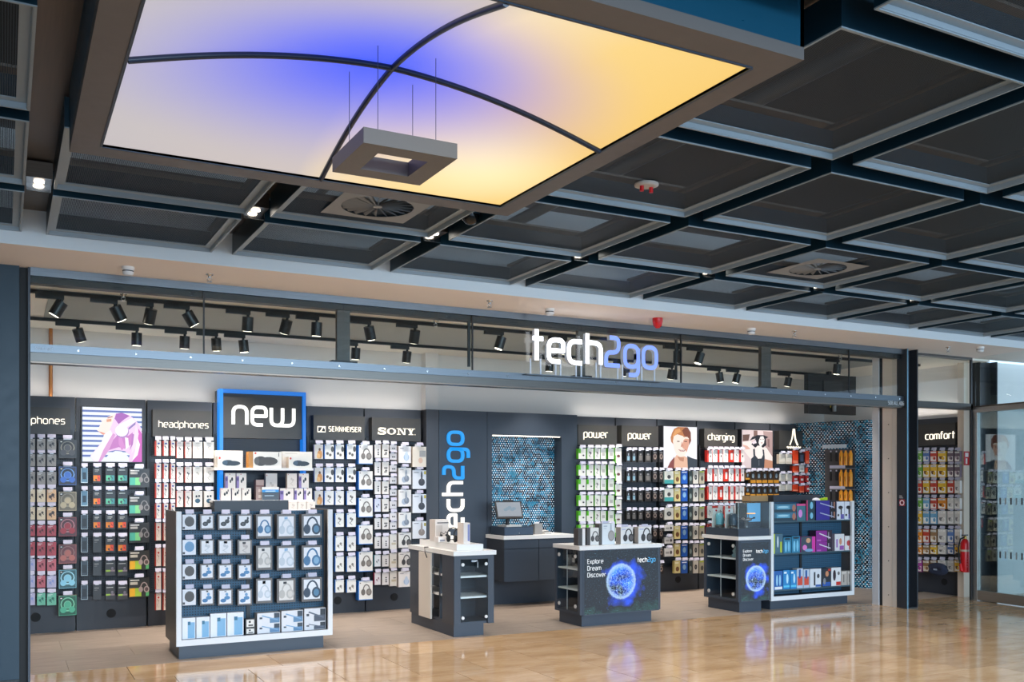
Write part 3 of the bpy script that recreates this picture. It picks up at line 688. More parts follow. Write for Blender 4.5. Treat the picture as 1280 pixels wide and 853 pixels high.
MB().lathe((c.x, c.y, ZSOF), [(.055, 0), (.055, -.04), (.05, -.05)], 14).build('base', RED, t); MB().lathe((c.x, c.y, ZSOF - .05), [(.05, 0), (.045, -.03), (.02, -.055)], 14).build('dome', pm('#d4202a', 0.15), t)
c = onZ(588, 262, ZT + .1); t = thing('dome_camera', 'dark dome camera in the ceiling gap at the coffer corner', 'camera', (c.x, c.y, ZT))
MB().cyl((c.x, c.y, ZT + .06), (c.x, c.y, ZT + .17), .07, n=16).build('housing', pm('#24445a', 0.3), t); MB().lathe((c.x, c.y, ZT + .06), [(.065, 0), (.06, -.03), (.035, -.06), (.01, -.068)], 16).build('dome', pm('#14181c', 0.1), t)
c = onZ(808, 232, ZT + .02); t = thing('ceiling_sensor', 'white oval sensor with red tips behind the ceiling mesh', 'sensor', (c.x, c.y, ZT + .01))
MB().lathe((c.x, c.y, ZT + .03), [(.075, 0), (.075, -.012), (.05, -.018)], 14).build('base', pm('#b9b0a8', 0.5), t)
for s in (-1, 1): MB().cyl((c.x + s * .035, c.y, ZT - .02), (c.x + s * .035, c.y, ZT + .014), .013, n=8).build('red_tip', RED, t)

# ---- illuminated shop name standing on the transom rail
YL = YF - .09
a_, b_ = onY(664, 446, YL), onY(823, 463, YL)
fr = frame((a_.x, YL, a_.z))
sg = thing('shop_sign', 'illuminated white and blue lettering reading tech2go standing on rods', 'sign', (a_.x, YL, zb0))
wd = b_.x - a_.x; un = wd / (text_width('tech2go') + .2)
zbase = onY(664, 452.5, YL).z - a_.z
LW, LB = pm('#f2f7ff', 0.4, em=5.0), pm('#7f9cff', 0.4, em=1.25); SIDEW = pm('#e4ecf6', 0.4)
letters('tech2go', un, .046, fr, 0, -.05, None, sg, un * .08, zbase + .02, gap=.3, r=.36, ms=SIDEW, mats=[LW] * 4 + [LB] * 3)
for u in (663, 675.5, 694.5, 700.5, 720, 726.5, 745, 750.5, 772, 778, 796, 802, 818):
    x = onY(u, 470, YL + .03).x; MB().cyl((x, YL + .03, zb0 - .012), (x, YL + .03, zb0 + .15), .0095, n=8).build('rod', pm('#dfe8f4', 0.4), sg)
boxo('foot_strip', STEEL, sg, a_.x - .05, YL + .0, zb0 - .02, b_.x + .05, YF, zb0 - .012)

# ================================================================== SHOP FITTINGS
YS, YP, YPEG = 11.47, 11.36, 11.585          # sign fronts, pack fronts, pegboard
GLOW = pm('#fff4df', 0.4, em=1.5); GREYP = pm('#55565b', 0.5)
TW = {}
def polys(name, layers, fr, w, h, parent, em=0.0, n0=.001, dn=.0007):
    """flat print: coloured polygons in unit coordinates, later ones on top"""
    m = MB(); mats = []; idx = {}
    for i, (c, pts) in enumerate(layers):
        if c not in idx: idx[c] = len(mats); mats.append(pm(c, 0.5, em=em) if em else pm(c, 0.45))
        m.face([fr(x * w, z * h, n0 + dn * i) for x, z in pts], idx[c])
    return m.build(name, mats, parent)
def bay(where, u0, u1, sign=None, ports=(), Y=YPEG):
    """wall unit: back panel, pegboard, header; hooks are added with the packs"""
    x0, x1 = onY(u0, 600, YS).x, onY(u1, 600, YS).x
    t = thing('display_bay', where, 'display unit', ((x0 + x1) / 2, Y, 0))
    boxo('back_panel', ANTH, t, x0 + .003, Y + .015, 0, x1 - .003, YB - .02, 2.58)
    boxo('pegboard', PEG, t, x0 + .03, Y, .38, x1 - .03, Y + .015, 2.22)
    boxo('base_panel', ANTHD, t, x0 + .003, Y - .03, 0, x1 - .003, Y + .015, .375)
    boxo('upright', BLACK, t, x0 - .012, Y - .05, .376, x0 + .014, Y + .014, 2.2)
    for u, v in ports:
        p = onY(u, v, Y - .03); MB().cyl((p.x, Y - .036, p.z), (p.x, Y - .03, p.z), .05, n=18).build('cable_port', RUBBER, t)
    if sign:
        (su0, su1, sv0, sv1) = sign
        a = onY(su0, sv0, YS); b = onY(su1, sv1, YS); b.z = onY(su0, sv1, YS).z
        boxo('header_panel', SIGNB, t, a.x, YS, b.z, b.x, Y, a.z)
        return t, a, b
    return t
def sign_text(t, txt, u0, u1, v0, stroke=.17, um=None):
    a = onY(u0, v0, YS - .012); b = onY(u1, v0, YS - .012)
    wd = b.x - a.x; un = wd / (text_width(txt) + .2); fr = frame((a.x, YS - .012, a.z))
    letters(txt, un, un * stroke, fr, 0, -.012, GLOW, t, un * .1, 0); return un
A_ = bay('dark wall bay at far left holding hanging earphone packs', 14, 95, (14, 88, 508, 542), ((44.5, 772),))
un = 0
t, a, b = A_
a1 = onY(198, 535, YS - .012); b1 = onY(262, 535, YS - .012); wdt = b1.x - a1.x
e1 = onY(81.5, 530.5, YS - .012); un = wdt / (text_width('headphones') + .2)
letters('headphones', un, un * .145, frame((e1.x - wdt, YS - .012, e1.z)), 0, -.012, GLOW, t, un * .1, 0)
BAY = {'A': t}
t = bay('dark wall bay under the poster of a pink-haired woman', 96, 184, None, ((139, 767),)); BAY['B'] = t
t, a, b = bay('dark wall bay with the full headphones sign', 186, 268, (191, 265, 512, 546)); BAY['C'] = t; sign_text(t, 'headphones', 198, 261, 534, .145)
t = bay('dark wall bay framed in blue behind the new display', 269, 385); BAY['D'] = t
t, a, b = bay('dark wall bay headed by a sign of small capitals', 387, 459, (392, 456, 519, 550), ((422, 751),)); BAY['E'] = t
x0 = onY(411, 540, YS - .012).x; x1 = onY(451.5, 540, YS - .012).x; z = onY(411, 539.2, YS - .012).z
un = (x1 - x0) / (text_width('SENNHEISER', .46) + .2); letters('SENNHEISER', un, un * .2, frame((x0, YS - .012, z)), 0, -.012, GLOW, t, un * .1, 0, gap=.46, r=.12)
fr = frame((onY(397, 541, YS - .01).x, YS - .01, onY(397, 540.5, YS - .01).z)); q = onY(407, 541, YS).x - onY(397, 541, YS).x; h = .075
MB().prism([(0, 0), (q, 0), (q, h), (0, h)], fr, 0, -.01).build('emblem', GLOW, t)
m = MB(); m.prism([(.008, .012), (.03, .012), (.058, h - .012), (.008, h - .012)], fr, .002, 0); m.prism([(.05, .01), (q - .008, .01), (q - .008, h - .04), (.072, h - .014)], fr, .002, 0); m.build('emblem_mark', BLACK, t)
t, a, b = bay('dark wall bay headed by a sign in large serif capitals', 460, 531, (465, 526, 522, 551), ((492.6, 746.6),)); BAY['F'] = t
# SONY: slab serif capitals
z = onY(472, 543, YS - .012).z; x0 = onY(472, 540, YS - .012).x; x1 = onY(519.5, 540, YS - .012).x; L = x1 - x0; H = .082
fr = frame((x0, YS - .012, z))
def part(ps, name='letter'):
    m = MB()
    for p in ps: m.prism([(x * L, y * H) for x, y in p], fr, 0, -.012)
    return m.build(name, GLOW, t)
m = MB(); ribbon(m, rnd([(.205 * L, .80 * H), (.17 * L, .93 * H), (.06 * L, .93 * H), (.03 * L, .72 * H), (.08 * L, .56 * H), (.18 * L, .44 * H), (.215 * L, .25 * H), (.17 * L, .07 * H), (.05 * L, .07 * H), (.02 * L, .25 * H)], .02), .019, fr, 0, -.012)
m.prism([(.19 * L, .62 * H), (.215 * L, .62 * H), (.215 * L, H), (.195 * L, H)], fr, 0, -.012); m.prism([(.012 * L, 0), (.032 * L, 0), (.032 * L, .38 * H), (.012 * L, .38 * H)], fr, 0, -.012); m.build('letter', GLOW, t)
m = MB(); O = [Vector(p) for p in ell(.365 * L, .5 * H, .115 * L, .5 * H, 26)]; I = [Vector(p) for p in ell(.365 * L, .5 * H, .066 * L, .38 * H, 26)]
for i in range(26):
    j = (i + 1) % 26; m.prism([O[i], O[j], I[j], I[i]], fr, 0, -.012)
m.build('letter', GLOW, t)
part([[(.51, 0), (.60, 0), (.60, .1), (.51, .1)], [(.545, 0), (.565, 0), (.565, 1), (.545, 1)], [(.505, .9), (.59, .9), (.59, 1), (.505, 1)], [(.555, 1), (.60, 1), (.725, 0), (.68, 0)], [(.705, 0), (.725, 0), (.725, 1), (.705, 1)], [(.67, .9), (.76, .9), (.76, 1), (.67, 1)]])
part([[(.775, .9), (.875, .9), (.875, 1), (.775, 1)], [(.90, .9), (.985, .9), (.985, 1), (.90, 1)], [(.80, 1), (.85, 1), (.905, .45), (.855, .45)], [(.935, 1), (.955, 1), (.90, .45), (.88, .45)], [(.855, 0), (.905, 0), (.905, .5), (.855, .5)], [(.82, 0), (.94, 0), (.94, .1), (.82, .1)]])
part([[(.98, 0), (1, 0), (1, .1), (.98, .1)]])
t, a, b = bay('dark wall bay with the left power sign and green packs', 722.5, 775, (722.5, 771, 531, 556)); BAY['H'] = t; sign_text(t, 'power', 729.5, 760.5, 547, .145)
t, a, b = bay('dark wall bay with the right power sign and black packs', 776, 827, (777, 823, 532, 558)); BAY['I'] = t; sign_text(t, 'power', 785, 814.5, 548.5, .145)
t = bay('dark wall bay under the poster of a smiling young man', 828, 877, None, ((847.5, 724.8),)); BAY['J'] = t
t, a, b = bay('dark wall bay with the charging sign and red packs', 878, 925, (880.5, 922, 536, 560)); BAY['K'] = t; sign_text(t, 'charging', 885, 918.5, 550, .145)
t = bay('dark wall bay under the poster of a woman in black', 926, 969); BAY['L'] = t
t, a, b = bay('dark wall bay headed by a glowing tower emblem sign', 970, 1007, (974, 1012, 538.5, 562)); BAY['M'] = t
fr = frame((onY(992.5, 556, YS - .01).x, YS - .01, onY(992.5, 556.5, YS - .01).z))
m = MB(); ribbon(m, rnd([(-.085, 0), (-.035, .10), (-.012, .26)], .1), .018, fr, 0, -.008); ribbon(m, rnd([(.085, -.005), (.03, .09), (.008, .26)], .1), .028, fr, 0, -.008); m.build('emblem', GLOW, t)
m = MB(); ribbon(m, [Vector((-.15 + .3 * k / 20, -.04 + .012 * sin(k * 2.3))) for k in range(21)], .014, fr, 0, -.008); m.build('script_line', GLOW, t)

# ---- the blue-framed 'new' display
D = BAY['D']
xa, xb = onY(274.5, 500, 11.44).x, onY(382.5, 500, 11.44).x; zt_ = onY(274.5, 486, 11.44).z; xi0, xi1 = onY(279, 500, 11.44).x, onY(379, 500, 11.44).x
BLUE = pm('#1c8cf2', 0.35, em=1.0); BLUED = pm('#1478e0', 0.4, em=.85)
boxo('blue_frame', BLUE, D, xa, 11.44, .5, xi0, YPEG, zt_); boxo('blue_frame', BLUED, D, xi1, 11.44, .5, xb, YPEG, zt_); boxo('blue_frame', BLUED, D, xi0, 11.44, zt_ - .045, xi1, YPEG, zt_)
boxo('back_panel', ANTH, D, xa, YPEG, 2.58, xb, YB - .02, zt_ - .01)
zs = onY(330, 548.5, 11.48).z; boxo('header_panel', SIGNB, D, xi0, 11.49, zs, xi1, YPEG, zt_ - .045)
a = onY(289.5, 530.5, 11.478); b = onY(369.5, 530.5, 11.478); un = (b.x - a.x) / (text_width('new') + .2)
letters('new', un, un * .19, frame((a.x, 11.478, a.z)), 0, -.012, pm('#fdfcf6', 0.4, em=1.6), D, un * .1, 0)
YD = 11.12
def shelf(u0, u1, v0, v1, Yf, mat, name='shelf'):
    a = onY(u0, v0, Yf); b = onY(u1, v1, Yf); boxo(name, mat, D, a.x, Yf, onY((u0 + u1) / 2, v1, Yf).z, b.x, YPEG - .002, onY((u0 + u1) / 2, v0, Yf).z)
shelf(268.5, 392, 585.2, 588.2, YD, WHITE); shelf(267, 392, 625.5, 628, YD, WHITE)
a = onY(268, 628, YD); boxo('lower_cabinet', ANTHD, D, a.x, YD + .03, 0, onY(391, 628, YD).x, YPEG - .03, a.z - .001)

# ---- backlit posters
def poster(name_lab, where, u0, u1, v0, v1, zoom, layers, ref=None):
    a = onY(u0, v0, YS); b = onY(u1, v1, YS); zt_, zb_ = onY(u0, v0, YS).z, onY((u0 + u1) / 2, v1, YS).z; w, h = b.x - a.x, zt_ - zb_
    t = thing('backlit_poster', name_lab, 'poster', ((a.x + b.x) / 2, YS, zb_))
    boxo('frame', pm('#2b2c30', 0.4), t, a.x - .012, YS, zb_ - .012, b.x + .012, YPEG - .001, zt_ + .012)
    zx0, zx1, zy0, zy1 = zoom
    L = [(c, [((x - zx0) / (zx1 - zx0), 1 - (y - zy0) / (zy1 - zy0)) for x, y in p]) for c, p in layers]
    polys('picture', L, frame((a.x, YS, zb_)), w, h, t, em=.85, dn=.0003); return t
R4 = lambda x0, y0, x1, y1: [(x0, y1), (x1, y1), (x1, y0), (x0, y0)]
def flip(L): return [(c, p[::-1]) for c, p in L]
lay = [('#eef3ff', R4(75, 90, 815, 790))] + [('#6379ba', R4(75, y - 13, 815, y + 13)) for y in range(140, 780, 64)] + [
 ('#efcdee', [(480, 165), (560, 150), (650, 175), (720, 230), (790, 310), (815, 400), (815, 790), (640, 790), (660, 700), (600, 650), (480, 640), (390, 660), (300, 790), (215, 790), (170, 720), (230, 640), (310, 540), (350, 470), (400, 400), (440, 300), (450, 230)]),
 ('#a765b8', [(490, 165), (560, 150), (660, 190), (600, 230), (520, 300), (470, 230)]), ('#c77fc4', [(440, 520), (500, 450), (640, 450), (700, 400), (680, 560), (600, 620), (520, 600), (400, 640)]),
 ('#d569c4', [(770, 350), (815, 420), (815, 790), (690, 790), (760, 650)]), ('#f4dcf4', [(740, 300), (775, 420), (740, 600), (680, 690), (700, 560), (720, 420)]),
 ('#fbe6de', [(480, 170), (430, 190), (380, 215), (360, 240), (300, 262), (315, 280), (285, 330), (275, 360), (250, 385), (275, 405), (340, 430), (400, 400), (440, 300), (460, 230)]),
 ('#e59a86', [(268, 398), (320, 412), (372, 432), (350, 447), (320, 440)]), ('#dda083', [(370, 244), (430, 232), (430, 268), (372, 278)]), ('#9a5a60', [(380, 222), (440, 200), (450, 208), (385, 232)]),
 ('#fbf0fa', [(420, 380), (340, 440), (300, 560), (170, 720), (220, 790), (290, 790), (400, 600), (460, 470)]), ('#dba0d4', [(450, 420), (330, 640), (270, 790), (300, 790), (400, 640), (480, 440)]),
 ('#d58fcf', [(520, 470), (560, 480), (600, 600), (560, 640), (520, 560)]), ('#fdf3fd', [(600, 470), (640, 480), (650, 590), (610, 630)]), ('#b877c0', [(690, 420), (715, 430), (700, 560), (660, 640), (680, 540)]), ('#fdf6fd', [(760, 480), (790, 560), (760, 700), (690, 780), (720, 680)]), ('#fdfbff', [(520, 310), (690, 215), (735, 265), (600, 350)]), ('#8f7cb8', [(640, 350), (735, 265), (732, 300), (650, 372)]), ('#b48ac6', ell(566, 400, 84, 80, 18)), ('#fbf9ff', ell(558, 385, 80, 76, 18)),
 ('#eceffb', [(330, 790), (400, 690), (480, 648), (560, 655), (640, 720), (655, 790)])]
poster('backlit poster of a pink-haired woman wearing white headphones before blue stripes', '', 103, 177.3, 508.7, 577.5, (75, 815, 90, 790), lay)
lay = [('#f4f3fb', R4(105, 110, 640, 785)), ('#c5804f', [(225, 360), (215, 290), (240, 210), (270, 150), (330, 115), (480, 115), (530, 180), (548, 330), (505, 410), (260, 400)]), ('#7d4330', [(400, 170), (450, 120), (490, 118), (540, 200), (545, 340), (512, 410), (500, 300), (430, 250)]), ('#e3a468', [(250, 250), (290, 160), (360, 140), (380, 190), (310, 230), (260, 300)]),
 ('#e9bb9f', [(310, 570), (440, 590), (500, 620), (500, 785), (265, 785), (270, 640)]), ('#fbeade', [(250, 350), (265, 270), (320, 235), (410, 260), (430, 280), (480, 270), (510, 300), (510, 400), (480, 520), (430, 590), (370, 605), (310, 570), (270, 480)]),
 ('#dfa48c', [(420, 330), (450, 300), (510, 310), (505, 420), (475, 520), (440, 480), (400, 450)]), ('#6b4034', R4(318, 343, 358, 358)), ('#6b4034', R4(434, 340, 478, 356)), ('#d39680', [(395, 350), (425, 430), (375, 440)]), ('#a9544f', [(335, 478), (400, 488), (465, 476), (432, 512), (368, 510)]), ('#fff6f0', [(350, 484), (400, 491), (450, 483), (428, 498), (372, 497)]),
 ('#3c454f', [(480, 585), (560, 620), (640, 640), (640, 785), (490, 785)]), ('#8d4c48', [(275, 600), (205, 690), (160, 785), (268, 785)]), ('#c58a70', [(320, 600), (430, 612), (420, 680), (360, 660)])]
poster('backlit poster of a smiling young man with ginger hair', '', 829.5, 871, 533, 585.5, (105, 640, 110, 785), lay)
lay = [('#e6d3d2', R4(100, 90, 578, 710)), ('#86655d', [(280, 95), (340, 95), (340, 170), (280, 190)]), ('#6f5249', [(110, 170), (220, 160), (200, 265), (110, 275)]), ('#b99b97', [(430, 100), (578, 110), (578, 560), (450, 330)]), ('#8f6f6c', [(500, 230), (530, 230), (530, 370), (500, 350)]), ('#c98f72', [(450, 560), (578, 590), (578, 710), (445, 710)]),
 ('#fbede7', [(105, 290), (240, 268), (275, 360), (290, 400), (275, 540), (230, 560), (120, 420)]), ('#fbede7', [(430, 380), (480, 370), (576, 520), (576, 590), (500, 570), (440, 540)]), ('#e8b6a4', [(110, 330), (180, 350), (230, 400), (130, 410)]),
 ('#1e2029', [(215, 262), (260, 200), (340, 168), (440, 168), (512, 197), (470, 225), (480, 330), (430, 370), (300, 372), (240, 320), (290, 285), (305, 225)]), ('#fdf2ed', [(365, 240), (385, 190), (430, 185), (450, 240), (440, 300), (400, 350), (375, 350), (355, 290)]), ('#f2e4ea', [(255, 290), (310, 250), (325, 300), (270, 320)]), ('#b0605c', R4(392, 290, 418, 300)), ('#5a4038', R4(375, 232, 398, 240)), ('#5a4038', R4(418, 230, 440, 238)),
 ('#fdf0ea', [(340, 340), (400, 350), (430, 400), (440, 500), (410, 556), (350, 562), (300, 545), (280, 470), (290, 400)]), ('#343c46', [(268, 400), (296, 394), (302, 500), (345, 556), (400, 551), (425, 490), (414, 400), (440, 408), (452, 530), (442, 708), (238, 708), (238, 560), (275, 520)]), ('#8d97a0', R4(359, 575, 364, 670))]
poster('backlit poster of a dark-haired woman in a black top', '', 927.5, 965.5, 537.5, 585.5, (100, 578, 90, 710), lay)

# ---- packs -------------------------------------------------------------------------------------------------
def P_head(c1, c2, cx=.55, cy=.46, s=.42, both=True):
    def f(w, h, m, mi, fr):
        q = min(w, h) * s; x, y = cx * w, cy * h
        pts = [Vector((x + q * .05 + q * .55 * cos(a), y + q * .1 + q * .95 * sin(a))) for a in [radians(-8 + 196 * k / 10) for k in range(11)]]
        ribbon(m, pts, q * .17, fr, .002, .001, False, mi(c1))
        m.face([fr(*p, .0032) for p in ell(x - q * .5, y - q * .12, q * .36, q * .5, 12)], mi(c1))
        m.face([fr(*p, .0036) for p in ell(x + q * .45, y - q * .12, q * .46, q * .56, 14)], mi(c1))
        m.face([fr(*p, .0042) for p in ell(x + q * .45, y - q * .12, q * .28, q * .36, 12)], mi(c2))
    return f
def P_buds(c, y=.5, s=.15):
    def f(w, h, m, mi, fr):
        q = w * s
        for k, (a, b) in enumerate(((.36, y - .08), (.64, y + .06))):
            m.face([fr(*p, .002) for p in ell(a * w, b * h, q, q * 1.15, 10)], mi(c)); ribbon(m, [Vector((a * w, b * h)), Vector((a * w + q * .9, b * h - q * 2.0))], q * .55, fr, .0028, .001, False, mi(c))
    return f
def P_cord(c):
    def f(w, h, m, mi, fr):
        m.face([fr(*p, .002) for p in ell(.45 * w, .62 * h, w * .1, w * .13, 8)], mi(c)); m.face([fr(*p, .002) for p in ell(.62 * w, .55 * h, w * .09, w * .12, 8)], mi(c))
        ribbon(m, [Vector(p) for p in ((.5 * w, .58 * h), (.58 * w, .42 * h), (.35 * w, .3 * h), (.6 * w, .16 * h))], w * .05, fr, .0026, .001, False, mi(c))
    return f
def P_rects(*rs):
    def f(w, h, m, mi, fr):
        for k, (c, x0, z0, x1, z1) in enumerate(rs): m.face([fr(x0 * w, z0 * h, .0016 + .0005 * k), fr(x1 * w, z0 * h, .0016 + .0005 * k), fr(x1 * w, z1 * h, .0016 + .0005 * k), fr(x0 * w, z1 * h, .0016 + .0005 * k)], mi(c))
    return f
def P_ell(*es):
    def f(w, h, m, mi, fr):
        for k, (c, x, z, rx, rz) in enumerate(es): m.face([fr(*p, .0017 + .0006 * k) for p in ell(x * w, z * h, rx * w, rz * h, 14)], mi(c))
    return f
def P_all(*fs):
    def f(w, h, m, mi, fr):
        for q in fs: q(w, h, m, mi, fr)
    return f
def P_diag(c):
    def f(w, h, m, mi, fr): ribbon(m, [Vector((.2 * w, .75 * h)), Vector((.9 * w, .3 * h))], h * .1, fr, .003, .001, False, mi(c))
    return f
lines = lambda c, z=.86: P_rects((c, .1, z, .6, z + .05), (c, .1, z - .09, .45, z - .055))
# style: look, kind, category, front, side, depth, print
STY = {
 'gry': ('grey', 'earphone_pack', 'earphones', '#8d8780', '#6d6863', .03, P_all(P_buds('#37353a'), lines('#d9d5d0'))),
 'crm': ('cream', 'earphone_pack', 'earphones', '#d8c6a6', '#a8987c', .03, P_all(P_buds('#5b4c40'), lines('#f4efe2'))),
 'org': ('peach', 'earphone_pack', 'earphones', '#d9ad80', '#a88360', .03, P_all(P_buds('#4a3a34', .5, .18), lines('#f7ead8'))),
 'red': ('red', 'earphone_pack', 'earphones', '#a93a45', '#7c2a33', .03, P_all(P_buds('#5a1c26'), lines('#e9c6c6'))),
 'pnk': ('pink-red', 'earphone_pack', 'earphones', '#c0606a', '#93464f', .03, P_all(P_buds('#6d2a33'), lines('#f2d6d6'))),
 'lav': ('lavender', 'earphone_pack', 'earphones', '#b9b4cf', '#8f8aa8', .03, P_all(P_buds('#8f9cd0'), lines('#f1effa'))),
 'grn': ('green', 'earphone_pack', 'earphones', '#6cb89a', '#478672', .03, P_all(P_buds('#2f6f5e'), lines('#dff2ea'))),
}
for k, look, c0, c1, c2 in (('cbk', 'black', '#26262a', '#48484c', '#8a8578'), ('cbl', 'blue', '#23283a', '#3f6cc0', '#6fa0dc'), ('ccr', 'cream', '#6f6653', '#b7a888', '#8f8674'), ('cdr', 'dark red', '#4a1d24', '#9a2f3a', '#b0757a'), ('cpk', 'rose', '#6a3338', '#b46a60', '#8f6a64'), ('ccy', 'pale cyan', '#2e5a60', '#8fd0e6', '#a8dcec'), ('cgn', 'green', '#1d5a42', '#52b08c', '#7fc8a4')):
    STY[k] = (look + ' boxed', 'headphone_box', 'headphones', c0, '#8f8f80', .09, P_all(P_rects((c1, .02, .02, .04, .98), (c1, .96, .02, .98, .98), (c1, .02, .02, .98, .04), (c1, .02, .96, .98, .98)), P_ell((c2, .5, .56, .40, .36), (c0, .5, .58, .33, .29), (c2, .5, .55, .22, .20), (c1, .26, .3, .18, .16), (c1, .74, .3, .18, .16), (c1, .5, .55, .18, .165)), P_rects(('#0d0d0f', .06, .8, .26, .94), ('#e6e4dc', .1, .85, .2, .9))))
